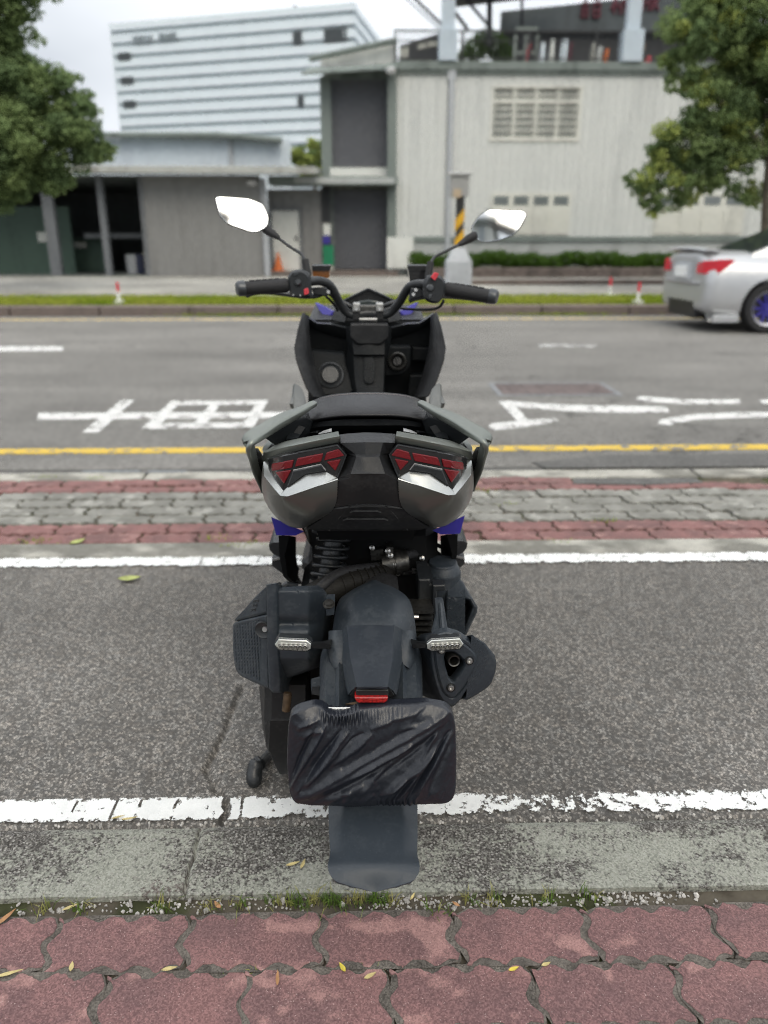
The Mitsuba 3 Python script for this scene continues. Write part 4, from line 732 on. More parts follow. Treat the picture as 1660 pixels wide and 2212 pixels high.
tree('spreading_tree', 'dark green spreading tree at the upper left edge', ([(tl[0], Yt, ZF), (tl[0] + .1, Yt, 1.5), tl + [.1, 0, .4], tl + [.4, 0, 2.2]], [.22, .19, .16, .08]),
     [([tl, at(-60, 330, Yt), at(80, 300, Yt), at(180, 310, Yt)], [.11, .08, .05, .02]), ([tl + [0.1, 0, .5], at(-40, 200, Yt), at(100, 190, Yt)], [.1, .06, .02]), ([tl + [.3, 0, 1.2], at(-80, 60, Yt), at(30, 30, Yt)], [.09, .05, .02])],
     [B(30, 60, .55, .3), B(-40, 0, 1.0), B(20, 150, .75), B(95, 190, .6, -.2), B(150, 190, .4), B(-60, 150, 1.0), B(60, 260, .95), B(140, 270, .7, -.3), B(200, 320, .42), B(165, 225, .35), B(-30, 300, 1.1), B(60, 350, .75), B(130, 350, .5), B(-20, 390, .7), B(10, 310, .8, -.6), B(225, 330, .25), B(-140, 250, 1.3), B(40, -40, .6), B(85, 385, .35)], 60000, .066, 33, 'leaf_dark', 'leaf_mid', 'leaf_mid')
tree('small_tree', 'small light green tree top between the hall and the shutter block', ([(*at(680, 380, 40)[:2], 0.1), at(680, 360, 40)], [.12, .08]), [], [B(660, 345, .75, 0, 40), B(690, 330, .7, 0, 40), B(690, 360, .9, 0, 40), B(676, 310, .35, 0, 40)], 7000, .12, 44, 'leaf_mid', 'leaf_new', 'leaf_new')
add('overhead_wire', [tube([at(860, -20, 40), at(960, 70, 34)], .035, 5)], 'wire', label='dark overhead cable slanting down towards the roof terrace', cat='cable')

# ------------------------------------------------------------------ parked car (rear at left, nose beyond the frame)
car = 'parked_car'; tag(car, 'silver saloon car with a boot spoiler and blue wheels at the right edge', 'car')
pr_ = gnd(1650, 720); X0 = at(1535, 640, 10.75)[0] - .10; Yn_, Wd = 10.62, 1.80; Ym = Yn_ + Wd / 2; xw = pr_[0]
def csec(x, hw, zb, zbelt, zt_, n=22): # closed section at station x: sill, flank, shoulder, deck
    pts = [(-hw * .86, zb), (-hw * .97, zb + .06), (-hw, zb + .28), (-hw * .995, (zb + zbelt) / 2 + .1), (-hw * .955, zbelt - .10), (-hw * .88, zbelt - .015), (-hw * .6, zt_), (0, zt_ + .012)]
    p = pts + [(-a, b) for a, b in pts[-2::-1]]; p = spl(np.array(p), 33)
    return np.c_[np.full(len(p), X0 + x), Ym + p[:, 0], p[:, 1]]
st = [(.0, .70, .36, .86, .90), (.03, .80, .30, .93, 1.02), (.10, .865, .26, .97, 1.055), (.30, .89, .23, .985, 1.06), (.62, .9, .21, .975, 1.055), (1.2, .9, .20, .96, 1.04), (2.2, .9, .20, .93, 1.0), (3.1, .9, .20, .92, .97), (3.9, .89, .21, .88, .93), (4.35, .84, .24, .80, .84), (4.55, .68, .32, .70, .74)]
body = loft(np.stack([spl(np.array([csec(*q) for q in st]).reshape(len(st), -1), 60).reshape(60, 33, 3)])[0])
def mf(m): return m3.Manifold(m3.Mesh(np.asarray(m.vertices, np.float32), np.asarray(m.faces, np.uint32)))
def tm(M): r = M.to_mesh(); return TM(r.vert_properties[:, :3], r.tri_verts)
WR = .335; wheels = [xw, xw + 2.73]
cut = mf(body)
for wx in wheels:
    for yy in (Yn_ - .1, Yn_ + Wd - .25): cut -= mf(cyl((wx, yy, WR + .005), (wx, yy + .36, WR + .005), WR + .055, 40))
cut -= mf(box(X0 - .1, X0 + .28, Yn_ + .42, Yn_ + Wd - .42, .1, .40))
add(car + '__body', tm(cut), 'car_silver', 35)
def cab(x, hw, z): return [(X0 + x, Ym - hw, z), (X0 + x, Ym + hw, z)]
add(car + '__cabin', hull(cab(.62, .70, 1.03) + cab(1.55, .58, 1.40) + cab(2.1, .58, 1.43) + cab(2.6, .57, 1.40) + cab(3.45, .72, .99) + cab(.62, .72, .98) + cab(3.45, .74, .95)), 'car_silver', 30)
gY = lambda x, z, s: Ym + s * (.735 - (z - 1.0) * .36)
for s in (-1, 1):
    for w_ in ([(1.02, 1.06), (1.62, 1.345), (2.05, 1.375), (2.05, 1.03)], [(2.1, 1.03), (2.1, 1.375), (2.55, 1.35), (3.15, 1.02)]):
        p = [np.array([X0 + x, gY(x, z, s) - s * .012 + s * .022, z]) for x, z in w_]; add(car + '__side_window', hull(p + [q - np.array([0, s * .03, 0]) for q in p]), 'car_glass')
p = [(X0 + .66, Ym - .62, 1.05), (X0 + .66, Ym + .62, 1.05), (X0 + 1.50, Ym - .53, 1.395), (X0 + 1.50, Ym + .53, 1.395)]; add(car + '__rear_window', hull(p + [(a - .012, b, c_ + .016) for a, b, c_ in p]), 'car_glass')
add(car + '__spoiler', loft([[(X0 + a, Ym + t * .66, b + .02 * (1 - t * t)) for a, b in ((-.02, 1.075), (.02, 1.105), (.22, 1.085), (.22, 1.055), (.02, 1.072))] for t in np.linspace(-1, 1, 9)]), 'car_silver', 40)
def lampY(s): # tail lamp wraps round the rear corner
    o = [(-.02, .50), (-.02, .70), (.06, .80), (.14, .862), (.30, .897)]; z = [(.785, .90), (.78, .945), (.775, .955), (.79, .965), (.93, .968)]
    rows = [[(X0 + a - .005, Ym + s * b * 1.005, z[i][k]) for i, (a, b) in enumerate(o)] for k in (0, 1)]
    return sheet(rows, .02, away=(.7, -s * .7, 0))
for s in (-1, 1): add(car + '__tail_lamp', lampY(s), 'car_lamp', 30)
add(car + '__rear_bumper', loft([[(X0 + dx - .035, Ym + y, z) for z, dx2 in ((.62, 0), (.655, -.03), (.67, .04), (.60, .05)) for dx in [dx_ + dx2]] for y, dx_ in ((-.87, .22), (-.8, .08), (-.55, .02), (0, 0), (.55, .02), (.8, .08), (.87, .22))]), 'car_silver', 30)
add(car + '__diffuser', box(X0 + .02, X0 + .5, Yn_ + .40, Yn_ + Wd - .40, .17, .42, .02), 'car_black')
add(car + '__side_skirt', [box(X0 + .12, wheels[0] - WR - .07, Yn_ - .012, Yn_ + .05, .15, .25, .01), box(wheels[0] + WR + .07, wheels[1] - WR - .07, Yn_ - .012, Yn_ + .05, .15, .25, .01)], 'car_silver')
add(car + '__bumper_fin', hull([(X0 + .10, Yn_ + .40, .40), (X0 + .12, Yn_ + .30, .42), (X0 + .16, Yn_ + .22, .15), (X0 + .12, Yn_ + .14, .15), (X0 + .2, Yn_ + .3, .4), (X0 + .25, Yn_ + .15, .17)]), 'car_silver')
add(car + '__number_plate', box(X0 - .055, X0 - .02, Ym - .19, Ym + .19, .72, .86, .004), 'plate_white'); add(car + '__plate_recess', box(X0 - .03, X0 + .05, Ym - .32, Ym + .32, .70, .92), 'pole_grey')
for wx in wheels:
    for yy, s in ((Yn_ + .12, -1), (Yn_ + Wd - .12, 1)):
        k = uniq(car + '__wheel'); cc = np.array([wx, yy, WR]); ax = [0, s, 0]
        add(k + '__tyre', revolve([(.225, -.10), (.30, -.11), (.325, -.09), (.335, -.05), (.335, .05), (.325, .09), (.30, .11), (.225, .10), (.225, -.10)], cc, ax, 40), 'rubber', 40)
        add(k + '__rim', [revolve([(.19, .02), (.20, .085), (.232, .112), (.238, .10), (.226, .06), (.226, -.08), (.19, -.08), (.19, .02)], cc, ax, 40)], 'rim_lip', 40)
        sp = [orient(trimesh.creation.cylinder(.055, .05, sections=16), cc + np.array(ax) * .055, ax)]
        for i in range(10):
            th = i * math.pi / 5; d = np.array([math.cos(th), 0, math.sin(th)]); q = np.array([-d[2], 0, d[0]]); sp.append(hull([cc + d * a + q * b * s2 + np.array(ax) * e for a, b, e0 in ((.04, .020, .06), (.198, .013, .075)) for s2 in (-1, 1) for e in (e0, e0 - .03)]))
        add(k + '__spokes', sp, 'rim_blue'); add(k + '__brake', orient(trimesh.creation.cylinder(.16, .03, sections=24), cc, ax), 'steel_dark')
# ================================================================== THE SCOOTER
S = 'motor_scooter'; tag(S, 'black and silver motor scooter seen from behind with raised handlebar mirrors', 'scooter')
def part(name, mesh, mat, smooth=False, **kw): return add(S + '__' + name, mesh, mat, smooth, **kw)
def A(p): return at(*p)
def rows_(rs): return [[at(*p) for p in r] for r in rs]
XM = 790.0 # the scooter's middle line on the photograph at the tail
def mir(p): return (2 * XM - p[0],) + tuple(p[1:])
def both(name, mesh, mat, smooth=False, lab=None):
    k = part(name, mesh, mat, smooth); k2 = part(name, mirx(mesh), mat, smooth); return k, k2
# ---- tail: bowls, ledge, lamps, rail (left side built, then mirrored)
bowl = [[(730, 1036, 1.285), (700, 1046, 1.283), (672, 1055, 1.284), (622, 1072, 1.292), (606, 1071, 1.30), (590, 1053, 1.325), (571, 1028, 1.36), (569, 1000, 1.40)],
        [(729, 1066, 1.287), (700, 1073, 1.286), (672, 1080, 1.288), (628, 1092, 1.300), (606, 1091, 1.315), (588, 1083, 1.345), (570, 1066, 1.40), (566, 1048, 1.46)],
        [(722, 1096, 1.30), (697, 1102, 1.298), (672, 1108, 1.30), (636, 1113, 1.318), (614, 1113, 1.335), (597, 1107, 1.365), (580, 1094, 1.43), (575, 1082, 1.50)],
        [(694, 1120, 1.325), (676, 1125, 1.323), (660, 1130, 1.328), (640, 1132, 1.345), (625, 1131, 1.36), (611, 1126, 1.39), (598, 1118, 1.45), (592, 1108, 1.53)],
        [(662, 1139, 1.352), (657, 1140, 1.35), (651, 1141, 1.355), (645, 1141, 1.365), (637, 1140, 1.38), (628, 1138, 1.41), (620, 1134, 1.47), (612, 1126, 1.55)]]
br = np.array(rows_(bowl)); ext = br[:, -1] + np.array([.012, .30, .01])
fwd = np.concatenate([br, ext[:, None]], 1)
both('tail_side_panel', sheet(fwd, .006, nu=60, nv=26), 'silver_paint', 40)
led_o = bowl[0]; led_i = [(728, 1031, 1.300), (706, 1020, 1.298), (662, 1025, 1.299), (622, 1052, 1.303), (612, 1060, 1.308), (599, 1043, 1.333), (582, 1016, 1.368), (580, 992, 1.408)]
lipo = [(x, y - 2.0, d + .001) for x, y, d in led_o]
both('tail_ledge', sheet(rows_([led_i, lipo, led_o]), .004, nu=0), 'silver_bright', 25)
lampY = lambda x, y: 1.297 + np.interp(abs(x - XM), [40, 120, 178, 200, 225], [0, 0, .014, .045, .118])
lamp = [(579, 991), (729, 961), (748.5, 983), (729, 1031), (706, 1020), (662, 1026.5), (612, 1062), (580, 1014)]
both('tail_lamp', panel(rounded(lamp, 4, 3), lampY, .03, 1.2, l=9), 'lens_smoke', 30)
tk = S + '__tail_lamp'
segs = [[(587, 1003), (635, 993.5), (631, 1011), (587, 1018)], [(643, 990.5), (699, 979.5), (694, 997.5), (637, 1009)], [(706, 978), (732, 970.5), (744, 985), (700, 995.5)], [(595, 1021), (630, 1015.5), (614, 1046)], [(706, 998), (737, 992), (725, 1018)]]
for s_ in segs:
    m = panel(rounded(s_, 2.5, 3), lambda x, y: lampY(x, y) - .0035, .006, 1.2, l=9)
    add(tk + '__red_lens', m, 'lens_red', 30); add(tk + '_001__red_lens', mirx(m), 'lens_red', 30)
notch = [(633, 1017), (694, 1004), (704, 1017), (660, 1024.5), (619, 1054)]
m = panel(rounded(notch, 2, 3), lambda x, y: lampY(x, y) - .008, .01, 2.5, l=9); add(tk + '__black_insert', m, 'plastic_satin', 30); add(tk + '_001__black_insert', mirx(m), 'plastic_satin', 30)
mk = [tube([at(*p) for p in ((634, 1016, 1.288), (694, 1003, 1.286), (704, 1016, 1.286))], .0011, 6)]
add(tk + '__bright_edge', mk[0], 'alloy'); add(tk + '_001__bright_edge', mirx(mk[0]), 'alloy')
m = tube([at(*p) for p in ((579, 992, lampY(579, 0) - .002), (650, 977, lampY(650, 0) - .002), (729, 962, lampY(729, 0) - .002), (748, 983, 1.296), (730, 1030, 1.296))], .0016, 6); add(tk + '__bezel', m, 'plastic_satin', 30); add(tk + '_001__bezel', mirx(m), 'plastic_satin', 30)
rail = [[(731, 931.5, 1.38), (690, 939, 1.39), (640, 948, 1.42), (600, 959, 1.46), (576, 972, 1.50)], [(733, 938, 1.315), (690, 946, 1.318), (640, 956, 1.328), (600, 966, 1.362), (575, 974, 1.41)], [(734, 942, 1.300), (690, 950.5, 1.302), (640, 961, 1.314), (600, 970, 1.350), (573, 977.5, 1.40)],
        [(735, 954, 1.302), (690, 963, 1.304), (640, 974, 1.316), (600, 984, 1.352), (570, 994, 1.405)], [(735, 956.5, 1.312), (690, 966, 1.315), (640, 977, 1.33), (600, 987, 1.365), (572, 996.5, 1.415)]]
rr = np.array(rows_(rail)); rr = np.concatenate([rr, (rr[:, -1] + np.array([.008, .12, .004]))[:, None]], 1)
both('tail_garnish', sheet(rr, .005, nu=30), 'rail_satin', 25)
cen = [[(735, 938, 1.40), (762, 935.5, 1.40), (790, 934, 1.40)], [(735, 940, 1.345), (762, 937, 1.34), (790, 935, 1.335)], [(736, 957, 1.310), (762, 956, 1.300), (790, 955, 1.294)], [(749, 979, 1.316), (768, 981, 1.294), (790, 982, 1.288)], [(752, 984, 1.318), (770, 987, 1.288), (790, 988, 1.280)],
       [(738, 1010, 1.316), (762, 1012, 1.280), (790, 1017, 1.270)], [(730, 1033, 1.30), (758, 1024, 1.274), (790, 1023, 1.266)], [(730, 1040, 1.290), (758, 1032, 1.276), (790, 1029, 1.270)], [(730, 1066, 1.290), (760, 1062, 1.282), (790, 1060, 1.279)], [(723, 1096, 1.303), (757, 1091, 1.296), (790, 1088, 1.293)]]
ce = np.array(rows_(cen)); cm = ce[:, -2::-1].copy(); cm[..., 0] *= -1
part('tail_centre', sheet(np.concatenate([ce, cm], 1), .006), 'plastic_black', 28)
low = [[(722, 1097, 1.306), (757, 1092, 1.298), (790, 1089, 1.295)], [(716, 1101, 1.306), (752, 1097, 1.298), (790, 1095, 1.295)], [(694, 1122, 1.328), (744, 1118, 1.312), (790, 1117, 1.310)], [(664, 1142, 1.356), (735, 1143, 1.338), (790, 1143, 1.334)], [(690, 1147, 1.40), (738, 1147, 1.37), (790, 1147, 1.366)]]
lo = np.array(rows_(low)); lm = lo[:, -2::-1].copy(); lm[..., 0] *= -1
part('tail_lower_cover', sheet(np.concatenate([lo, lm], 1), .006), 'plastic_black', 22)
for y0, a, b, d in ((1104, 757, 823, 1.298), (1121, 742, 838, 1.312)): part('tail_lower_cover_rib', tube([at(*p) for p in ((a, y0 + 3, d), (a + 8, y0, d - .003), (b - 8, y0, d - .003), (b, y0 + 3, d))], .0022, 6), 'plastic_black')
for s_ in (0, 1):
    m = tube([at(*p) for p in ((757, 1092, 1.297), (735, 1118, 1.315), (712, 1146, 1.36))], .0018, 6); part('tail_lower_cover_edge', m if not s_ else mirx(m), 'plastic_black')
part('tail_under_box', loft([[at(x, 1146, 1.42) + np.array([0, d, 0]) for x, d in ((684, 0), (898, 0), (905, .25), (677, .25))], [at(x, y, 1.45) + np.array([0, d, 0]) for x, y, d in ((690, 1166, 0), (892, 1166, 0), (897, 1168, .2), (686, 1168, .2))], [at(x, y, 1.47) + np.array([0, d, 0]) for x, y, d in ((696, 1173, .02), (887, 1173, .02), (890, 1174, .2), (692, 1174, .2))]]), 'plastic_shade_black')
# grab rails
gp = [(683, 873, 1.55, 6.2), (668, 881, 1.53, 7), (652, 891, 1.51, 9), (625, 906, 1.475, 11.0), (598, 921, 1.44, 11.5), (571, 938, 1.405, 10.5), (551, 951, 1.38, 9.5), (541, 961, 1.37, 8), (538, 972, 1.375, 7), (542, 988, 1.385, 5.6), (549, 1015, 1.41, 4.6), (560, 1042, 1.44, 4), (567, 1060, 1.47, 3.2)]
def rail_mesh():
    P = np.array([at(*p[:3]) for p in gp]); r = np.array([p[3] for p in gp]) * P[:, 1] / FPX * .98; q = spl(np.c_[P, r], 44); secs = []
    for i in range(44):
        t = q[min(i + 1, 43), :3] - q[max(i - 1, 0), :3]; t /= np.linalg.norm(t); dep = np.array([.12, 1.0, .20]); dep -= t * (dep @ t); dep /= np.linalg.norm(dep); up_ = np.cross(t, dep)
        wd_ = np.interp(i, [0, 8, 22, 32, 43], [.007, .013, .019, .017, .013]); th = np.linspace(0, 2 * np.pi, 20, endpoint=False); c_, s_ = np.cos(th), np.sin(th); e = .62
        secs.append(q[i, :3] + (np.sign(c_) * np.abs(c_) ** e)[:, None] * dep * wd_ + (np.sign(s_) * np.abs(s_) ** e)[:, None] * up_ * q[i, 3] + dep * wd_ * .6)
    e0 = [secs[0] * .55 + secs[0].mean(0) * .45 - (secs[1].mean(0) - secs[0].mean(0)) * .5]
    return loft(e0 + secs)
both('grab_rail', rail_mesh(), 'rail_satin', 50)
both('grab_rail_liner', sheet(rows_([[(541, 968, 1.40), (546, 988, 1.41), (556, 1015, 1.43), (566, 1050, 1.47)], [(551, 968, 1.44), (560, 985, 1.45), (566, 1003, 1.46), (570, 1040, 1.50)], [(558, 968, 1.49), (570, 990, 1.50), (574, 1003, 1.50), (576, 1035, 1.54)]]), .004, nu=12, nv=6), 'plastic_black', 40)
both('grab_rail_bracket', loft([[at(x, y, d) for x, y, d in r] for r in ([(634, 915, 1.50), (660, 923, 1.50), (660, 923, 1.56), (634, 915, 1.56)], [(624, 932, 1.49), (650, 938, 1.49), (655, 938, 1.56), (624, 932, 1.56)], [(618, 950, 1.46), (644, 946, 1.46), (656, 942, 1.55), (620, 950, 1.55)])]), 'plastic_shield', 30)
both('grab_rail_arm', panel([(662, 902), (676, 912), (668, 938), (640, 949), (598, 964), (587, 957), (570, 945), (600, 931), (640, 908)], lambda x, y: 1.435 + .0009 * (x - 574), .05, 3, l=0), 'plastic_shield', 30)
# seat
se = [[(655, 888, 1.86), (672, 872, 1.90), (705, 860, 1.92), (748, 853.5, 1.93), (790, 852, 1.93)], [(660, 884, 1.72), (674, 868, 1.73), (706, 856, 1.735), (748, 850, 1.74), (790, 848.5, 1.74)], [(661, 881, 1.665), (675, 866, 1.668), (707, 854, 1.67), (748, 848.5, 1.67), (790, 847, 1.67)], [(657, 886, 1.64), (676, 868, 1.635), (707, 857, 1.632), (748, 851.5, 1.63), (790, 850, 1.63)],
      [(650, 896, 1.61), (668, 883, 1.59), (703, 873, 1.575), (748, 868, 1.57), (790, 867, 1.57)], [(645, 906, 1.59), (660, 897, 1.56), (700, 889, 1.54), (748, 884, 1.53), (790, 883, 1.53)], [(641, 914, 1.58), (655, 911, 1.545), (695, 903, 1.525), (748, 897.5, 1.515), (790, 897, 1.512)], [(645, 926, 1.60), (660, 917, 1.56), (697, 907, 1.54), (748, 901.5, 1.528), (790, 901, 1.525)], [(655, 930, 1.70), (668, 921, 1.68), (700, 910, 1.66), (748, 905, 1.64), (790, 905, 1.64)]]
sa = np.array(rows_(se)); sm = sa[:, -2::-1].copy(); sm[..., 0] *= -1; seat_rows = np.concatenate([sa, sm], 1)
part('seat', sheet(seat_rows, .008, nu=70, nv=60), 'seat_vinyl', 60)
part('seat_front', hull([(sx_ * w_, y, z) for y, w_, z in ((1.88, .15, .82), (1.95, .15, .76), (2.1, .12, .74), (2.15, .10, .72), (1.9, .17, .70), (2.15, .14, .66)) for sx_ in (-1, 1)]), 'seat_vinyl', 40)
sk = S + '__seat'
for k, (dy, dd) in enumerate(((4.2, .0), (7.2, -.008))):
    pts = [(661, 884 + dy * .4, 1.655), (676, 867 + dy, 1.642 + dd), (707, 855 + dy, 1.636 + dd), (748, 849.5 + dy, 1.632 + dd), (790, 848 + dy, 1.631 + dd)]; L = np.array([at(*p) for p in pts]); L = np.vstack([L, L[-2::-1] * np.array([-1, 1, 1])]); L = spl(L, 80) + np.array([0, -.0035, .002])
    if k == 0: add(sk + '__piping', tube(L, .0020, 6), 'thread', True)
    else: add(sk + '__stitching', [tube([L[i], L[i] * .35 + L[i + 1] * .65], .0010, 5) for i in range(0, 79)], 'thread', kind='stuff')
sb = np.array(rows_([[(662, 921, 1.57), (690, 912, 1.55), (740, 906.5, 1.54), (790, 905.5, 1.54)], [(660, 931, 1.57), (690, 922, 1.55), (740, 919, 1.54), (790, 919, 1.54)], [(664, 938, 1.60), (690, 930, 1.58), (740, 928, 1.57), (790, 928, 1.57)]])); sb = np.concatenate([sb, sb[:, -2::-1] * np.array([-1, 1, 1])], 1)
part('seat_base', sheet(sb, .01, nu=40), 'plastic_satin', 40)
both('seat_bracket', loft([[at(x, y, d) for x, y, d in r] for r in ([(688, 938, 1.47), (717, 932, 1.47), (717, 931, 1.5), (688, 936, 1.5)], [(700, 930, 1.48), (717, 925, 1.48), (717, 925, 1.5), (700, 930, 1.5)])]), 'alloy', 30)
part('rear_frame', [box(-.13, .13, 1.50, 1.9, .74, .80, .02), box(-.17, .17, 1.48, 1.6, .80, .815), box(-.155, .155, 1.40, 1.75, .735, .775)], 'plastic_shade_black')
# body behind the tail; its shade is put into a near-black plastic colour
part('body_shell', loft([[(sx_ * w_, y, z) for sx_, z in ((-1, zt_), (1, zt_), (1, zm_), (.8, zb_), (-.8, zb_), (-1, zm_))] for y, w_, zt_, zm_, zb_ in ((1.60, .15, .79, .72, .70), (1.80, .195, .80, .60, .56), (2.0, .205, .78, .50, .40), (2.2, .20, .68, .42, .30), (2.42, .19, .62, .40, .28))]), 'plastic_shade_black', 30)
for s_ in (0, 1):
    m = loft([[at(x, y, d) for x, y, d in r] for r in ([(602, 1157, 1.60), (626, 1157, 1.60), (640, 1160, 1.9), (608, 1157, 1.9)], [(604, 1200, 1.62), (615, 1200, 1.62), (640, 1200, 1.92), (612, 1200, 1.92)], [(612, 1245, 1.66), (622, 1245, 1.66), (645, 1245, 1.95), (620, 1245, 1.95)], [(630, 1262, 1.70), (640, 1262, 1.70), (655, 1262, 1.98), (640, 1262, 1.98)])])
    part('side_lower_panel', m if not s_ else mirx(m), 'plastic_shade_black', 30)
    m = hull([at(*p) for p in ((586, 1117, 1.56), (597, 1156, 1.56), (639, 1157, 1.56), (657, 1148, 1.56), (600, 1126, 1.57), (588, 1117, 1.62), (600, 1126, 1.66), (646, 1150, 1.72), (600, 1156, 1.70))])
    part('blue_side_wing', m if not s_ else mirx(m), 'blue_plastic')
    m = [hull([at(*p) for p in ((581, 1177, 1.78), (590, 1172, 1.78), (603, 1172, 1.78), (604, 1204, 1.78), (590, 1196, 1.78), (583, 1188, 1.78))] + [at(*p) + np.array([0, .14, 0]) for p in ((581, 1177, 1.78), (603, 1172, 1.78), (604, 1204, 1.78), (590, 1196, 1.78))]), hull([at(*p) for p in ((588, 1205, 1.80), (606, 1204, 1.80), (612, 1225, 1.80), (628, 1250, 1.80), (640, 1262, 1.80), (588, 1222, 1.80))] + [at(*p) + np.array([0, .10, 0]) for p in ((588, 1205, 1.80), (606, 1204, 1.80), (640, 1262, 1.80), (588, 1222, 1.80))])]
    part('pillion_footrest', m if not s_ else [mirx(q) for q in m], 'plastic_satin')
    m = hull([at(*p) for p in ((588, 1208, 1.795), (606, 1205, 1.795), (606, 1208, 1.795), (588, 1213, 1.795))] + [at(*p) + np.array([0, .05, 0]) for p in ((588, 1208, 1.795), (606, 1205, 1.795))]); part('footrest_plate', m if not s_ else mirx(m), 'alloy')
    m = sheet(rows_([[(637, 828, 2.02), (651, 838, 2.02), (660, 862, 1.98), (664, 880, 1.95)], [(635, 850, 1.98), (641, 860, 1.97), (650, 878, 1.94), (655, 892, 1.92)], [(634, 872, 1.95), (637, 885, 1.94), (645, 895, 1.92), (650, 905, 1.9)]]), .01, nu=10, nv=8); part('side_garnish', m if not s_ else mirx(m), 'silver_paint', 40)
# ---- engine bay: spring, hoses, throttle body, cap
ax0, ax1 = at(722, 1160, 1.58), at(706, 1256, 1.55); n_ = 260; tt_ = np.linspace(0, 1, n_); th = tt_ * 2 * np.pi * 5.2; ax_ = (ax1 - ax0) / np.linalg.norm(ax1 - ax0); e1 = np.cross(ax_, [0, 1, 0]); e1 /= np.linalg.norm(e1); e2 = np.cross(ax_, e1)
part('shock_absorber', [cyl(ax0 - ax_ * .03, ax1 + ax_ * .03, .021, 16), cyl(ax0 - ax_ * .02, ax0, .038, 20), cyl(ax1, ax1 + ax_ * .015, .038, 20)], 'plastic_satin', 40)
add(S + '__shock_absorber__spring', tube(ax0 + (ax1 - ax0) * tt_[:, None] + .034 * (np.cos(th)[:, None] * e1 + np.sin(th)[:, None] * e2), .0046, 8), 'plastic_satin', True)
d1 = [at(*p) for p in ((668, 1296, 1.46), (698, 1280, 1.45), (740, 1262, 1.47), (785, 1250, 1.52), (825, 1240, 1.58), (848, 1222, 1.63), (848, 1205, 1.66))]
part('intake_duct', tube(d1, [.030, .030, .029, .028, .027, .026, .024], 18, 50), 'hose_rubber', True)
du = spl(np.array(d1), 50); rb_ = []
for i in range(4, 34, 3):
    t = du[i + 1] - du[i - 1]; rb_.append(revolve([(.026, -.002), (.0308, -.002), (.0308, .002), (.026, .002), (.026, -.002)], du[i], t / np.linalg.norm(t), 24))
add(S + '__intake_duct__rib', rb_, 'hose_rubber', 30, kind='stuff')
part('breather_hose', tube([at(*p) for p in ((675, 1290, 1.43), (700, 1262, 1.43), (730, 1240, 1.46), (770, 1230, 1.50), (806, 1226, 1.55), (830, 1222, 1.6))], .0105, 10, 30), 'rubber', True)
tb_ = at(838, 1212, 1.60)
part('throttle_body', [revolve([(0, -.03), (.026, -.03), (.026, .0), (.031, .0), (.031, .012), (.026, .012), (.026, .03), (0, .03)], at(852, 1214, 1.60), [1, .15, .1]), hull([at(*p) + np.array([0, d, 0]) for p in ((800, 1190, 1.60), (828, 1186, 1.60), (830, 1208, 1.60), (803, 1212, 1.60)) for d in (0, .03)]), hull([at(*p) + np.array([0, d, 0]) for p in ((836, 1182, 1.58), (850, 1182, 1.58), (850, 1206, 1.58), (834, 1204, 1.58)) for d in (0, .03)])], 'steel_dark', 30)
add(S + '__throttle_body__bolt', [revolve([(0, 0), (.006, 0), (.006, .006), (0, .008)], at(x, y, d), [0, -1, .3], 12) for x, y, d in ((838, 1190, 1.578), (844, 1200, 1.578), (804, 1183, 1.58), (860, 1238, 1.59), (912, 1206, 1.62), (620, 1240, 1.70))], 'steel'); 
th = np.linspace(0, 2 * np.pi * 6, 120); p0 = at(835, 1219, 1.585); add(S + '__throttle_body__spring', tube(np.c_[p0[0] + np.linspace(0, .028, 120), p0[1] + .011 * np.cos(th), p0[2] + .011 * np.sin(th)], .0014, 5), 'steel', True)
[part('cable_bundle', m_, 'rubber', True) for m_ in [tube([at(*p) for p in q], r_, 8, 20) for q, r_ in (([(865, 1206, 1.6), (890, 1196, 1.62), (915, 1200, 1.66), (935, 1215, 1.7)], .012), ([(925, 1185, 1.65), (945, 1195, 1.68), (960, 1215, 1.72)], .006), ([(900, 1225, 1.62), (930, 1222, 1.62), (955, 1225, 1.66)], .007), ([(930, 1175, 1.66), (955, 1182, 1.70), (970, 1200, 1.75)], .005), ([(870, 1238, 1.6), (890, 1236, 1.62), (915, 1228, 1.66)], .006))]]
[part('hose_clamp', m_, 'steel') for m_ in [tube([at(*p) for p in q], .003, 6) for q in ([(890, 1230, 1.6), (908, 1229, 1.6)], [(890, 1237, 1.6), (906, 1236, 1.6)])]]
cc_ = at(957, 1226, 1.62); part('reservoir', [revolve([(0, .046), (.030, .046), (.034, .043), (.040, .032), (.042, .026), (.042, -.05), (0, -.05)], cc_ - np.array([0, 0, .035]), [0, -.08, 1], 36)], 'plastic_grey', 30)
add(S + '__reservoir__cap', revolve([(0, .004), (.031, .004), (.033, .0), (0, .0)], cc_ + np.array([0, -.0005, .012]), [0, -.08, 1], 36), 'plastic_grey', 30)
part('engine_block', [box(-.13, .16, 1.62, 2.0, .27, .60, .03), box(.02, .14, 1.62, 1.75, .30, .50, .02), box(-.16, -.02, 1.48, 1.8, .20, .46, .03)], 'plastic_shade_black')
part('cooling_fin', [box(.055, .135, 1.44, 1.5, z, z + .006) for z in np.arange(.385, .475, .0135)], 'steel_dark', kind='stuff')
part('axle_bolt', cyl(at(887, 1333, 1.42), at(905, 1333, 1.42), .005, 10), 'steel')
rg = [(967, 1248), (994, 1250), (1002, 1257), (1008, 1270), (1033, 1311), (1032, 1322), (1008, 1372), (962, 1372), (964, 1300)]
hl = [(970, 1293), (1006, 1292), (1016, 1297), (1023, 1312), (1003, 1364), (972, 1366)]
part('radiator_cover', panel(rg, lambda x, y: 1.56 - .02 * (x - 965) / 70 + .05 * np.interp(y, [1248, 1292], [1, 0]), .18, 3, l=20, holes=[hl], away=(0, 1, -.5)), 'plastic_grey', 30)
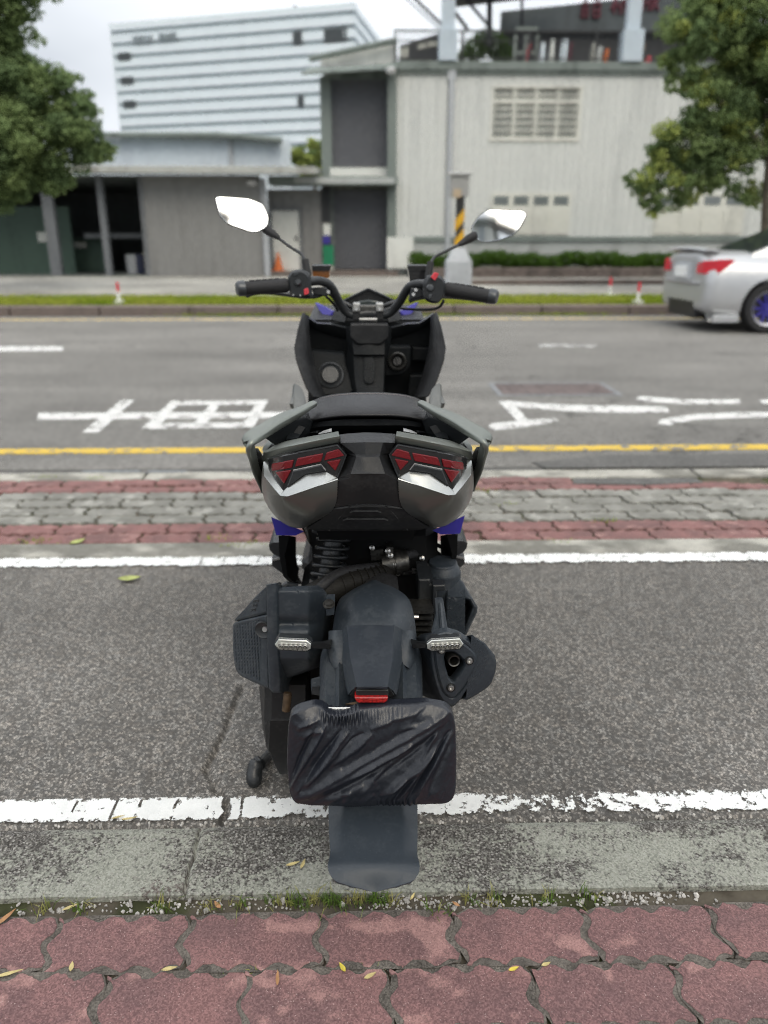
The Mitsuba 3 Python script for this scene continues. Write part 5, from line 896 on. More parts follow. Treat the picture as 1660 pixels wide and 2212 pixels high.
part('radiator_core', [panel(hl, lambda x, y: 1.62, .02, 0, l=0)], 'plastic_black'); [part('radiator_rib', m_, 'plastic_grey') for m_ in [tube([at(984, 1372, 1.575), at(982, 1345, 1.59), at(976, 1338, 1.60)], .003, 6), tube([at(1000, 1372, 1.575), at(1002, 1352, 1.58), at(994, 1336, 1.59)], .003, 6)]]
part('hanger_bracket', [panel([(905, 1252), (930, 1252), (930, 1262), (938, 1262), (938, 1318), (903, 1318)], 1.50, .10, 3, l=0), panel([(936, 1265), (962, 1264), (964, 1276), (944, 1278), (946, 1300), (940, 1340), (934, 1320), (935, 1275)], 1.47, .03, 2, l=0)], 'plastic_satin', 30)
part('hanger_arm', [panel([(941, 1300), (955, 1298), (959, 1302), (964, 1336), (970, 1372), (934, 1372), (943, 1335)], lambda x, y: 1.43 - .12 * (y - 1298) / 75, .018, 3, l=0), tube([at(951, 1306, 1.42), at(957, 1372, 1.31)], .005, 8)], 'plastic_grey', 30)
# ---- airbox at the left
cov = [(577, 1265), (570, 1271), (554, 1285), (506, 1340), (501.5, 1348), (502, 1400), (505, 1430), (508, 1446), (516, 1459), (546, 1474), (580, 1489)]
covY = lambda x, y: 1.345 + .11 * ((590 - x) / 88) ** 1.6
cb = cov[:-1] + [(582, 1489)]
AW = (.10, 1, -.56)
def rib_disp(V, P): # upright zigzag ribs moulded into the cover
    x, y, d = V.T; tri = lambda t: np.abs(2 * (t - np.floor(t)) - 1); u = (x - .06 * (y - 1400)) / 6.0 + .15 * tri(y / 7.5)
    fade = np.clip((x - 505) / 3, 0, 1) * np.clip((566 - x) / 4, 0, 1) * np.clip((y - 1350 + (x - 508) * .26) / 4, 0, 1) * np.clip((1452 + (x - 508) * .42 - y) / 6, 0, 1) * (d < 3) * (np.hypot(x - 570, y - 1360) > 17)
    o = np.zeros((len(x), 3)); o[:, 1] = .0038 * fade * np.clip(1.9 * (tri(u) - .42), 0, 1); return o
m = panel(rounded([(579, 1264), (570, 1271), (552, 1287), (506, 1341), (511, 1341), (579, 1324)], 3, 3), covY, .30, 4, l=10, away=AW); part('airbox_cover_top', m, 'plastic_grey', 30)
part('airbox_cover', panel(rounded([(579, 1326), (508, 1343), (502, 1349), (502, 1400), (505, 1430), (508, 1446), (516, 1459), (546, 1474), (582, 1489)], 5, 4), covY, .30, 4, l=1.5, away=AW, disp=rib_disp), 'plastic_grey', 40)
ak = S + '__airbox_cover'; cp = at(570, 1360, 1.352)
add(ak + '__screw_recess', [revolve([(0, .001), (.011, .001), (.0165, .004), (.0185, .0), (.0185, -.01), (0, -.01)], cp, [-.25, -1, .1], 28)], 'plastic_satin', 30); add(ak + '__screw', revolve([(0, .004), (.005, .004), (.006, .0), (0, 0)], at(573, 1359, 1.343), [-.2, -1, .2], 12), 'steel')
sv = []
for r in range(3): # three raised characters, one under the other, lying on their side
    x0, y0 = 548 + -3.5 * r, 1297 + 9.5 * r
    for u0, v0, u1, v1 in (((0, 0, 11, 0), (0, 3, 11, 3), (0, 0, 0, 4), (5, 0, 5, 3), (11, 0, 11, 4)), ((0, 0, 3, 3), (4, 0, 4, 4), (7, 0, 11, 0), (7, 4, 11, 4), (11, 0, 11, 4), (7, 0, 7, 2)), ((0, 0, 11, 0), (0, 4, 4, 4), (4, 0, 4, 4), (8, 0, 8, 4), (11, 0, 11, 4), (8, 4, 11, 4)))[r]:
        f = lambda u, v: at(x0 + u, y0 + v - u * .1, covY(x0 + u, y0) - .0005); sv.append(tube([f(u0, v0), f(u1, v1)], .0011, 5))
add(S + '__airbox_cover_top__embossed_character', sv, 'plastic_satin', kind='stuff')
part('airbox_strap', panel([(575, 1262), (597, 1259), (599, 1262), (602, 1400), (607, 1497), (590, 1497), (581, 1488), (577, 1400)], lambda x, y: 1.336 + .00035 * abs(x - 590), .27, 2.5, l=20, away=AW), 'plastic_grey', 30)
[part('airbox_clip', m_, 'plastic_satin') for m_ in [tube([at(601, 1264, 1.36), at(603, 1262, 1.37), at(603, 1275, 1.37)], .005, 8), tube([at(612, 1268, 1.40), at(618, 1262, 1.40), at(640, 1266, 1.42)], .006, 8)]]
bx_ = lambda x, y: 1.345 + .016 * np.interp(y, [1268, 1276], [1, 0]) + .012 * np.exp(-((y - 1347) / 9.0) ** 2) * np.interp(x, [600, 612, 672, 690], [.7, 1, 1, 0]) - .010 * np.exp(-((y - 1372) / 14.0) ** 2) * np.interp(x, [600, 612, 680, 694], [.6, 1, .8, 0]) + .05 * np.interp(x, [668, 700], [0, 1]) + .06 * np.interp(y, [1425, 1470], [0, 1])
part('airbox_body', panel([(596, 1268), (640, 1266), (687, 1264), (695, 1270), (706, 1287), (705, 1300), (700, 1340), (699, 1371), (690, 1410), (676, 1442), (640, 1458), (604, 1470), (600, 1400)], bx_, .30, 4, l=5, away=AW), 'plastic_grey', 50)
add(S + '__airbox_body__bolt', [revolve([(0, .006), (.008, .005), (.008, 0), (.0115, 0), (.0115, -.003), (.0, -.003)], at(711, 1304, 1.30), [0, -.35, 1], 14)], 'steel_dark', 30); part('airbox_bracket', [hull([at(*p) + np.array([0, d, 0]) for p in ((703, 1309, 1.315), (722, 1308, 1.315), (722, 1328, 1.315), (706, 1330, 1.315)) for d in (0, .05)])], 'plastic_grey')
# ---- left lower cover, drain tube, small bracket, side stand
part('belt_cover', loft([[at(*p) for p in q] + [at(q[0][0], q[0][1], q[0][2]) + np.array([.03, .5, 0])] for q in ([(660, 1480, 1.42), (587, 1480, 1.42), (572, 1482, 1.43), (560, 1484, 1.50)], [(660, 1550, 1.405), (587, 1550, 1.405), (571, 1552, 1.42), (566, 1555, 1.50)], [(660, 1557, 1.402), (584, 1557, 1.402), (572, 1568, 1.42), (568, 1575, 1.50)], [(660, 1625, 1.412), (581, 1620, 1.412), (577, 1617, 1.425), (575, 1612, 1.50)], [(660, 1672, 1.43), (605, 1672, 1.43), (603, 1670, 1.44), (602, 1665, 1.52)])]), 'plastic_black', 25)
part('drain_tube', rcyl(at(622, 1496, 1.36), at(618, 1537, 1.35), .0085, 16, .3), 'brass_dirty', 40)
part('belt_case_bracket', loft([[at(x, y, d) for x, y, d in r] for r in ([(674, 1466, 1.25), (697, 1460, 1.25), (700, 1462, 1.34), (672, 1468, 1.34)], [(674, 1484, 1.245), (696, 1482, 1.245), (699, 1482, 1.34), (672, 1484, 1.34)], [(674, 1500, 1.26), (691, 1503, 1.26), (694, 1503, 1.34), (674, 1500, 1.34)])]), 'plastic_grey', 30)
f0 = gnd(549, 1697, .004); f0 = np.array([f0[0], f0[1] + .01, .004])
part('side_stand', [tube([f0 + [.012, .02, .035], at(590, 1622, 1.66), at(625, 1560, 1.75)], [.0135, .0125, .0125], 12)], 'plastic_satin', True)
add(S + '__side_stand__foot', tube([f0 + [0, 0, .0], f0 + [0, -.002, .004], f0 + [0, -.004, .013], f0 + [.001, .010, .030], f0 + [.004, .016, .042], f0 + [.006, .02, .049], f0 + [.006, .02, .052]], [.010, .0155, .0182, .0185, .017, .012, .004], 20, 24), 'plastic_satin', True)
# ---- rear wheel, mudguard, plate carrier
def wheel(y, r, w, name):
    k = part(name, revolve([(r * .62, -w * .36), (r * .80, -w * .5), (r * .92, -w * .48), (r * .985, -w * .25), (r, 0), (r * .985, w * .25), (r * .92, w * .48), (r * .80, w * .5), (r * .62, w * .36), (r * .62, -w * .36)], (0, y, r), [1, 0, 0], 64), 'rubber', 50)
    add(k + '__rim', [revolve([(r * .54, -w * .30), (r * .66, -w * .36), (r * .66, w * .36), (r * .54, w * .30), (r * .54, -w * .30)], (0, y, r), [1, 0, 0], 48), cyl((-w * .5, y, r), (w * .5, y, r), .045, 20)] + [hull([(a, y + q * math.cos(t) + b * math.sin(t), r + q * math.sin(t) - b * math.cos(t)) for a in (-.018, .018) for q in (.03, r * .58) for b in (-.014, .014)]) for t in np.arange(5) * 2 * np.pi / 5], 'plastic_satin', 30)
wheel(1.50, .262, .132, 'rear_wheel'); wheel(2.83, .255, .115, 'front_wheel')
fe = []
for yy, hw_, xr_ in ((1256, 3, 5), (1263, 22, 5), (1273, 44, 3), (1285, 62, 2), (1298, 73, 0), (1320, 80, 0), (1345, 84, 0), (1362, 86, 0), (1385, 87, 0)):
    d0 = np.interp(yy, [1256, 1274, 1298, 1320, 1345, 1385], [1.46, 1.40, 1.355, 1.325, 1.298, 1.265]); fe.append([(809 + s_ * hw_ * u_ , yy + 1.5 * u_ ** 2, d0 + .060 * u_ ** 4 + .012 * u_ ** 2) for s_, u_ in ((-1, 1), (-1, .93), (-1, .84), (-1, .55), (-1, .25), (1, 0), (1, .25), (1, .55), (1, .84), (1, .93), (1, 1))])
part('mudguard', sheet(rows_(fe), .004, nu=30, nv=26), 'plastic_grey', 40)
car_ = 'plate_carrier'; q_ = lambda x, y: np.interp(y, [1345, 1485, 1500], [1.262, 1.095, 1.09])
part(car_, sheet([[at(x0 + (x1 - x0) * t, y + 1.5 * (2 * t - 1) ** 2, d - .004 * (1 - (2 * t - 1) ** 2)) for t in np.linspace(0, 1, 9)] for y, x0, x1, d in ((1350, 750, 852, 1.258), (1385, 753, 850, 1.215), (1420, 757.5, 848, 1.175), (1455, 765, 842, 1.135), (1483, 771, 838, 1.102))], .004, nv=16), 'plastic_dotted', 40)
for s_ in (-1, 1):
    e = lambda a, b, d: (804.5 + s_ * a + (b - 1350) * 0, b, d)
    part('plate_carrier_flank', sheet(rows_([[e(a, b, d) for a, b, d in ((47.5, 1350, 1.260), (45, 1385, 1.217), (45.5, 1420, 1.177), (38.5, 1455, 1.137), (33.5, 1483, 1.104))], [e(a, b, d) for a, b, d in ((65, 1360, 1.292), (62, 1392, 1.25), (60, 1425, 1.21), (53, 1460, 1.17), (45, 1492, 1.135))], [e(a, b, d) for a, b, d in ((70, 1363, 1.345), (70, 1395, 1.31), (70, 1430, 1.27), (64, 1465, 1.23), (52, 1502, 1.16))]]), .004, nv=0), 'plastic_grey', 25)
    part('plate_carrier_ear', sheet(rows_([[e(a, b, d) for a, b, d in ((62, 1361, 1.290), (62, 1390, 1.262), (62, 1415, 1.245), (60, 1430, 1.238))], [e(a, b, d) for a, b, d in ((83, 1362, 1.288), (84, 1392, 1.262), (84, 1425, 1.242), (78, 1443, 1.234))], [e(a, b, d) for a, b, d in ((89, 1364, 1.36), (90, 1394, 1.33), (90, 1428, 1.30), (84, 1450, 1.28))]]), .004, nv=8, nu=5), 'plastic_grey', 30)
part('plate_carrier_lip', loft([[at(x, y, d) for x, y, d in r] for r in ([(767, 1485, 1.108), (841, 1485, 1.108), (852, 1503, 1.118), (845, 1507, 1.12), (836, 1494, 1.12), (773, 1494, 1.12), (765, 1507, 1.12), (757, 1503, 1.118)], [(767, 1483, 1.15), (841, 1483, 1.15), (852, 1500, 1.15), (845, 1503, 1.15), (836, 1492, 1.15), (773, 1492, 1.15), (765, 1503, 1.15), (757, 1500, 1.15)])]), 'plastic_satin')
part('reflector_holder', panel(rounded([(769, 1491), (840, 1491), (839, 1508), (770, 1508)], 3, 3), 1.102, .04, 1.5, l=0), 'plastic_black', 30)
part('reflector', panel(rounded([(766, 1507), (839, 1507), (837, 1515), (831, 1519), (775, 1519), (769, 1515)], 2, 3), 1.095, .02, 1.5, l=0), 'reflector_red', 30)
hg_ = []
for y, d0 in ((1372, 1.315), (1398, 1.280), (1425, 1.248), (1460, 1.212), (1500, 1.170), (1545, 1.125)):
    w_ = np.interp(y, [1372, 1398, 1425, 1460, 1550], [70, 102, 110, 111, 112]); hg_.append([(802 + s_ * w_ * u_, y - (6 if u_ < .5 else 0) * 0, d0 + e_) for s_, u_, e_ in ((-1, 1, .075), (-1, .97, .028), (-1, .88, .008), (-1, .70, .012), (-1, .62, -.006), (-1, .40, .016), (1, 0, .020), (1, .40, .016), (1, .62, -.006), (1, .70, .012), (1, .88, .008), (1, .97, .028), (1, 1, .075))])
part('rear_hugger', sheet(rows_(hg_), .004, nv=22), 'plastic_grey', 32)
part('plate_lamp_bracket', hull([at(*p) for p in ((748, 1520, 1.105), (790, 1512, 1.112), (862, 1518, 1.105), (870, 1525, 1.11), (745, 1524, 1.11), (790, 1525, 1.10))] + [at(*p) for p in ((748, 1520, 1.13), (862, 1518, 1.13))]), 'brass_dirty')
npl = [at(*p) for p in ((643, 1529, 1.098), (968, 1529, 1.098), (966, 1712, 1.086), (643, 1712, 1.086))]; part('number_plate', hull(npl + [q + np.array([0, .0015, 0]) for q in npl]), 'plate_white')
# mud flap
fl = []
for y, d0, w_ in ((1640, 1.150, 97), (1700, 1.112, 97), (1745, 1.083, 96.5), (1775, 1.052, 96), (1810, 1.014, 95.5), (1838, .985, 94), (1856, .966, 96.5), (1872, .951, 99.5), (1890, .938, 95), (1906, .928, 78)):
    fl_b = np.interp(y, [1700, 1838, 1870], [.022, .014, .004]); fl.append([(806.5 + s_ * w_ * u_ + np.interp(y, [1640, 1906], [-2, 2]), y + np.interp(u_, [0, .6, 1], [np.interp(y, [1872, 1906], [0, 21]), np.interp(y, [1872, 1906], [0, 10]), 0]), d0 + fl_b * max(0, (u_ - .66) / .34) ** 1.3) for s_, u_ in ((-1, 1), (-1, .86), (-1, .67), (-1, .6), (-1, .3), (1, 0), (1, .3), (1, .6), (1, .67), (1, .86), (1, 1))])
part('mud_flap', sheet(rows_(fl), .0035, nu=40, nv=50), 'flap_rubber', 40)
# ---- indicators
def indicator(xs, s_):
    k = uniq(S + '__indicator'); x0, x1, ya, yb, tip = xs; Yi = 1.235; sl = 1 if s_ < 0 else -1
    o = [(x0, (ya + yb) / 2 + 1), (x0 + 9, ya), (x1 - 11, ya + 1), (x1, ya + 9), (x1 - 1, yb - 5), (x1 - 12, yb + 1), (x0 + 10, yb - 1)]
    if s_ > 0: xm = (x0 + x1) / 2; o = [(2 * xm - x, y - .10 * 0) for x, y in o]
    o = [(x, y - (0.045 * (x - (x0 + x1) / 2) if s_ > 0 else -.03 * (x - (x0 + x1) / 2))) for x, y in o]
    add(k, panel(rounded(o, 2, 3), Yi + .004, .022, 1.5, l=0), 'plastic_satin', 30)
    tilt = lambda x: -(0.045 if s_ > 0 else -.03) * (x - (x0 + x1) / 2)
    top = [(p[0], p[1] - 2.5 - (1.0 if abs(p[0] - (x0 + x1) / 2) < 24 else 0), Yi + .012) for p in o]; hp = [at(*p) for p in top if p[1] < (ya + yb) / 2 + 2]
    add(k + '__hood', hull(hp + [at(p[0], p[1] - 1, Yi + .003) for p in o if p[1] < (ya + yb) / 2 + 3] + [q + np.array([0, .028, -.010]) for q in hp]), 'plastic_grey')
    oi = inset(ccw(o), 1.6); add(k + '__lens', panel(oi, Yi, .008, 1.2, l=0), 'lens_clear', 30)
    yq = lambda x, v: ya + (yb - ya) * v + (-(0.045 if s_ > 0 else -.03) * (x - (x0 + x1) / 2)); xa_, xb2 = x0 + 9, x1 - 9
    add(k + '__led_tray', panel([(xa_, yq(xa_, .52)), (xa_ + 4, yq(xa_, .40)), (xb2 - 4, yq(xb2, .40)), (xb2, yq(xb2, .52)), (xb2 - 3, yq(xb2, .90)), (xa_ + 3, yq(xa_, .90))], Yi - .0006, .004, .6, l=0), 'led_dark')
    n6 = 6; a, b = (x0 + 11, x1 - 10) if s_ < 0 else (x0 + 10, x1 - 11)
    for i in range(n6):
        x = a + (b - a) * (i + .5) / n6; y = ya + (yb - ya) * .66 + tilt(x); c_ = at(x, y, Yi - .0030)
        add(k + '__led_reflector', revolve([(.0018, -.001), (.0036, .0005), (.0043, .0022), (.0048, .0018), (.0048, -.002), (.0018, -.002)], c_, [0, -1, .12], 14), 'steel', 40); add(k + '__led', orient(trimesh.creation.icosphere(1, .0021), c_, [0, -1, 0]), 'led_dark', True)
    xa, xb_ = (x1 - 1, 716) if s_ < 0 else (x0 + 1, 889); ym = (ya + yb) / 2
    add(k + '__arm', loft([[at(x, y, d) for x, y, d in r] for r in ([(xa, ym - 7, Yi + .003), (xa, ym + 5, Yi + .003), (xa, ym + 5, Yi + .03), (xa, ym - 7, Yi + .03)], [((xa + xb_) / 2, ym - 8, Yi + .010), ((xa + xb_) / 2, ym + 7, Yi + .010), ((xa + xb_) / 2, ym + 7, Yi + .04), ((xa + xb_) / 2, ym - 8, Yi + .04)], [(xb_, ym - 13, Yi + .03), (xb_, ym + 9, Yi + .03), (xb_, ym + 9, Yi + .08), (xb_, ym - 13, Yi + .08)])]), 'plastic_satin', 30)
    add(k + '__arm_boot', loft([[at(x, y, d) for x, y, d in r] for r in ([(xa + s_ * -2, ym + 1, Yi - .001), (xa + s_ * -2, ym + 6, Yi - .001), (xa + s_ * -2, ym + 3, Yi + .01)], [((xa * .45 + xb_ * .55), ym - 5, Yi + .002), ((xa * .45 + xb_ * .55), ym + 8, Yi + .002), ((xa * .45 + xb_ * .55), ym + 3, Yi + .02)], [(xb_ + s_ * 2, ym - 1, Yi + .012), (xb_ + s_ * 2, ym + 7, Yi + .012), (xb_ + s_ * 2, ym + 3, Yi + .03)])]), 'plastic_black', 40)
indicator((592, 674, 1381, 1407, 0), -1); indicator((921, 1004, 1380, 1406, 0), 1)
# ---- muffler
mo = [(948, 1366), (966, 1363), (992, 1370), (1017, 1386), (1034, 1401), (1043, 1413), (1044.5, 1424), (1040, 1440), (1029, 1462), (1013, 1490), (998, 1511), (984, 1525), (976, 1529), (962, 1523), (950, 1509), (940, 1480), (931, 1440), (927, 1400), (931, 1376)]
mo = rounded(mo, 6, 3); mY = 1.250; sc = lambda p, k, c0=(985, 1430): [(c0[0] + (x - c0[0]) * k, c0[1] + (y - c0[1]) * k) for x, y in p]
hole = rounded([(963, 1409.5), (981, 1409.5), (993, 1418), (1003.5, 1429), (1003, 1438), (993, 1456), (981, 1471), (977, 1472), (970, 1464), (963, 1440), (960, 1421)], 3, 3)
mid = rounded(sc([tuple(q) for q in mo], .80, (984, 1434)), 3, 2)
k = part('muffler', [panel(mo, mY + .010, .42, 6, 6, l=0, holes=[inset(ccw(hole), -1.5)], away=(-.10, 1, -.56))], 'plastic_grey', 35)
add(k + '__end_cap', panel(mid, mY + .001, .035, 4, 4, l=0, holes=[hole], away=(-.05, 1, -.3)), 'plastic_grey', 35); add(k + '__end_cap_rim', panel(sc([tuple(q) for q in mo], .955, (984, 1434)), mY + .006, .02, 2, 2, l=0, holes=[mid]), 'plastic_grey', 35)
add(k + '__recess', panel(inset(ccw(hole), -3), mY + .06, .002, 0, l=0), 'hole_shade')  # sheet coloured almost black to give the outlet its inner darkness
tp = at(981, 1428, mY + .002); add(k + '__tail_pipe', revolve([(.0088, .004), (.0108, .005), (.0118, .002), (.0118, -.05), (.0095, -.05), (.0088, .004)], tp + np.array([0, .003, 0]), [.1, -1, .12], 32), 'steel_dark', 40)
for x, y in ((1014.5, 1427), (974.5, 1485.5), (954.5, 1404)):
    add(k + '__bolt', [revolve([(0, .001), (.0025, .001), (.0025, .0042), (.0052, .0042), (.0062, .003), (.0062, -.002), (0, -.002)], at(x, y, mY - .001), [0, -1, .1], 20)], 'steel', 40); add(k + '__bolt_washer', revolve([(.0062, .0012), (.0085, .0012), (.0088, -.001), (.0062, -.001)], at(x, y, mY), [0, -1, .1], 24), 'plastic_black', 40)
shd = [(1017, 1371), (1030, 1377), (1048, 1388), (1071, 1416), (1074, 1432), (1072, 1452), (1063, 1476), (1054, 1486), (1033, 1500), (1010, 1513), (1003, 1510), (1019, 1490), (1036, 1462), (1047, 1438), (1052, 1425), (1050, 1412), (1040, 1395), (1024, 1378)]
part('heat_shield', panel(rounded(shd, 3, 3), mY + .006, .30, 3, l=0, away=(-.12, 1, -.60)), 'plastic_grey', 35); part('heat_shield_stay', panel([(1008, 1376), (1018, 1373), (1042, 1398), (1051, 1418), (1046, 1440), (1030, 1472), (1004, 1511), (998, 1508), (1030, 1462), (1042, 1430), (1036, 1402)], mY + .03, .25, 0, l=0, away=(-.12, 1, -.60)), 'iron_black')
part('exhaust_pipe', tube([(.20, 1.62, .36), (.17, 1.8, .28), (.10, 2.05, .22), (.02, 2.15, .27)], .022, 12, 24), 'steel_dark', True)
# ---- leg shield
b3 = lambda zx, zy: (617.6 + .2255 * zx, 655 + .2255 * zy)
sh = [b3(*p) for p in ((175, 130), (300, 205), (430, 180), (560, 150), (1010, 150), (1130, 180), (1270, 205), (1420, 130), (1480, 380), (1450, 640), (1340, 900), (1100, 960), (400, 960), (240, 880), (110, 540))]
part('leg_shield', panel(sh, lambda x, y: 2.43, .05, 4, l=0), 'plastic_shield', 30)
for s_ in (0, 1):
    w1 = [(652.6, 677), (643, 712), (635.5, 752), (640, 780), (651, 812), (662, 840), (676, 858)]; wi = [(658, 680), (655, 716), (655, 755), (662, 786), (670, 815), (680, 842), (690, 860)]
    dY = [2.33, 2.27, 2.22, 2.20, 2.19, 2.18, 2.18]
    m = sheet([[at(x, y, d) for (x, y), d in zip(w1, dY)], [at(x, y, d + .01) for (x, y), d in zip(wi, dY)], [at(x + 6, y + 2, 2.43) for (x, y), d in zip(wi, dY)]], .006, nv=6, lin=False, away=(1, .4, 0)); m2 = m if not s_ else mirx(m)
    if s_: m2.apply_translation([.018, 0, 0])
    part('leg_shield_wing', m2, 'plastic_black', 40)
    tr_ = [b3(*p) for p in ((158, 105), (300, 195), (420, 200), (600, 245), (590, 345), (440, 310), (290, 255), (185, 180))]
    m = panel(tr_, lambda x, y: 2.345 + .0004 * abs(x - 797) + .0016 * (y - 700), .05, 4, l=0); m = m if not s_ else mirx(m)
    if s_: m.apply_translation([.010, 0, 0])
    part('leg_shield_brow', m, 'plastic_satin', 30)
part('glove_box_lid', panel(rounded([b3(*p) for p in ((178, 470), (240, 455), (560, 485), (580, 600), (655, 830), (600, 880), (330, 880), (280, 820))], 6, 4), lambda x, y: 2.33 - .0008 * (y - 760), .06, 4, l=0), 'plastic_shield', 30)
kc = b3(430, 690); kk = S + '__glove_box_lid'; yk = 2.325 - .0008 * (kc[1] - 760)
add(kk + '__round_cap', revolve([(0, .010), (.024, .010), (.027, .006), (.031, .003), (.034, .007), (.039, .005), (.041, -.004), (0, -.004)], at(*kc, yk), [0, -1, .45], 48), 'plastic_satin', 30)
part('centre_column', sheet(rows_([[(*b3(575, 225), 2.34), (*b3(620, 215), 2.30), (*b3(800, 215), 2.29), (*b3(975, 215), 2.30), (*b3(1010, 225), 2.34)], [(*b3(580, 350), 2.33), (*b3(640, 390), 2.275), (*b3(800, 395), 2.265), (*b3(950, 390), 2.275), (*b3(1010, 350), 2.33)], [(*b3(600, 400), 2.32), (*b3(655, 490), 2.26), (*b3(800, 492), 2.25), (*b3(945, 490), 2.26), (*b3(1000, 400), 2.32)], [(*b3(575, 560), 2.32), (*b3(650, 500), 2.275), (*b3(800, 502), 2.268), (*b3(945, 500), 2.275), (*b3(965, 560), 2.32)], [(*b3(610, 720), 2.29), (*b3(660, 710), 2.25), (*b3(800, 710), 2.24), (*b3(940, 710), 2.25), (*b3(950, 720), 2.29)], [(*b3(660, 900), 2.25), (*b3(690, 900), 2.21), (*b3(800, 900), 2.20), (*b3(930, 900), 2.21), (*b3(950, 900), 2.25)]]), .01, nv=0), 'plastic_shield', 25)
part('column_cap', panel(rounded([b3(*p) for p in ((618, 200), (985, 200), (985, 335), (905, 395), (690, 395), (618, 330))], 5, 4), lambda x, y: 2.262, .05, 3, l=0), 'plastic_black', 30)
part('bag_hook', [panel(rounded([b3(*p) for p in ((750, 512), (835, 512), (862, 580), (850, 740), (820, 775), (770, 775), (745, 730), (748, 580))], 4, 3), lambda x, y: 2.250 - .0006 * (y - 780), .03, 2, l=0, holes=[rounded([b3(*p) for p in ((768, 575), (835, 575), (838, 690), (815, 715), (775, 715), (764, 690))], 3, 3)])], 'plastic_shield', 30)
ks = b3(1070, 560); kp = S + '__ignition_switch'
part('ignition_panel', panel(rounded([b3(*p) for p in ((955, 470), (1000, 420), (1205, 415), (1195, 610), (1120, 690), (950, 700))], 6, 4), lambda x, y: 2.32, .06, 3, l=0), 'plastic_shield', 30)
add(kp, revolve([(.017, .004), (.019, .012), (.023, .016), (.027, .013), (.028, .0), (.017, -.004), (.017, .004)], at(*ks, 2.316), [0, -1, .3], 40), 'steel_dark', 40)
add(kp + '__knob', [revolve([(0, .008), (.012, .008), (.015, .004), (.015, -.004), (0, -.004)], at(*ks, 2.316), [0, -1, .3], 30), orient(box(-.012, .012, -.003, .003, .005, .014, .001), at(*ks, 2.316), [0, -1, .3])], 'plastic_black', 30)
[part('pocket_shelf', m_, 'plastic_shield', 30) for m_ in [panel([b3(*p) for p in ((1215, 420), (1425, 430), (1400, 560), (1205, 550))], 2.38, .05, 3, l=0), panel([b3(*p) for p in ((1190, 690), (1330, 690), (1300, 900), (1170, 900))], 2.34, .05, 3, l=0)]]
# ---- cockpit and front
vz = [(739, 651), (796, 624.5), (853, 650), (836, 668), (757, 668)]
part('instrument_hood', [hull([at(x, y, 2.50) for x, y in ((739, 651), (757, 660), (796, 624.5), (836, 660), (853, 650))] + [at(x, y, 2.62) for x, y in ((752, 645), (796, 624), (840, 645))])], 'plastic_black')
add(S + '__instrument_hood__edge', tube([at(x, y, 2.495) for x, y in ((738, 652), (760, 641), (796, 624), (832, 640), (854, 651))], .004, 6), 'plastic_satin')
part('instrument_display', panel([(764, 664), (775, 651), (796, 648), (818, 651), (828, 664), (826, 668), (766, 668)], 2.47, .05, 2, l=0), 'pane_dark', 30)
both('blue_front_wing', hull([at(*p) for p in ((680.5, 653, 2.55), (720, 673, 2.50), (718, 688, 2.50), (704, 688, 2.50), (690, 670, 2.53))] + [at(*p) + np.array([.004, .03, 0]) for p in ((683, 655, 2.55), (720, 674, 2.5), (706, 688, 2.5))]), 'blue_plastic')
both('front_cowl_side', hull([at(*p) for p in ((731, 652, 2.46), (716, 690, 2.44), (745, 696, 2.42), (752, 668, 2.44))] + [at(*p) + np.array([0, .2, -.05]) for p in ((731, 655, 2.46), (745, 690, 2.42))]), 'plastic_satin')
part('front_cowl', loft([[(sx_ * w_, y, z) for sx_, z in ((-1, zb_), (-.9, zt_), (.9, zt_), (1, zb_))] for y, w_, zb_, zt_ in ((2.45, .20, .46, .97), (2.62, .19, .55, 1.0), (2.80, .13, .64, .93), (2.95, .06, .70, .82))]), 'plastic_black', 30)
part('front_mudguard', sheet([[(u * .075, 2.83 + .285 * math.cos(t) , .255 + .285 * math.sin(t) - .03 * u * u) for u in (-1, -.6, 0, .6, 1)] for t in np.linspace(.3, 2.6, 10)], .004), 'silver_paint', 40)
both('front_fork', tube([(-.085, 2.83, .255), (-.085, 2.72, .62)], .02, 12), 'plastic_satin', 40)
part('floorboard', box(-.19, .19, 2.0, 2.45, .30, .36, .02), 'plastic_black')
# ---- handlebar
z1 = lambda x, y: (495.9 + .2086 * x, 524 + .2086 * y)
HL = [(*z1(1450, 730), 2.335), (*z1(1270, 745), 2.33), (*z1(1200, 705), 2.325), (*z1(1130, 600), 2.305), (*z1(1080, 500), 2.285), (*z1(1020, 425), 2.27), (*z1(930, 395), 2.255), (*z1(840, 400), 2.235), (*z1(700, 420), 2.21), (*z1(450, 440), 2.18)]
z2 = lambda x, y: (767.3 + .2086 * x, 524 + .2086 * y)
HR = [(*z2(130, 730), 2.335), (*z2(310, 745), 2.33), (*z2(390, 700), 2.325), (*z2(470, 600), 2.305), (*z2(530, 500), 2.285), (*z2(590, 440), 2.27), (*z2(690, 425), 2.255), (*z2(800, 440), 2.22), (*z2(1000, 480), 2.20), (*z2(1200, 510), 2.18)]
part('handlebar', tube([at(*p) for p in HL[::-1]] + [at(*p) for p in HR[1:]], .0125, 14, 120), 'plastic_satin', True)
[part('handlebar_brace', m_, 'plastic_satin', True) for m_ in [tube([at(*z1(1160, 610), 2.36), at(*z1(1290, 680), 2.36)], .007, 8), tube([at(*z2(440, 605), 2.36), at(*z2(290, 660), 2.36)], .007, 8)]]
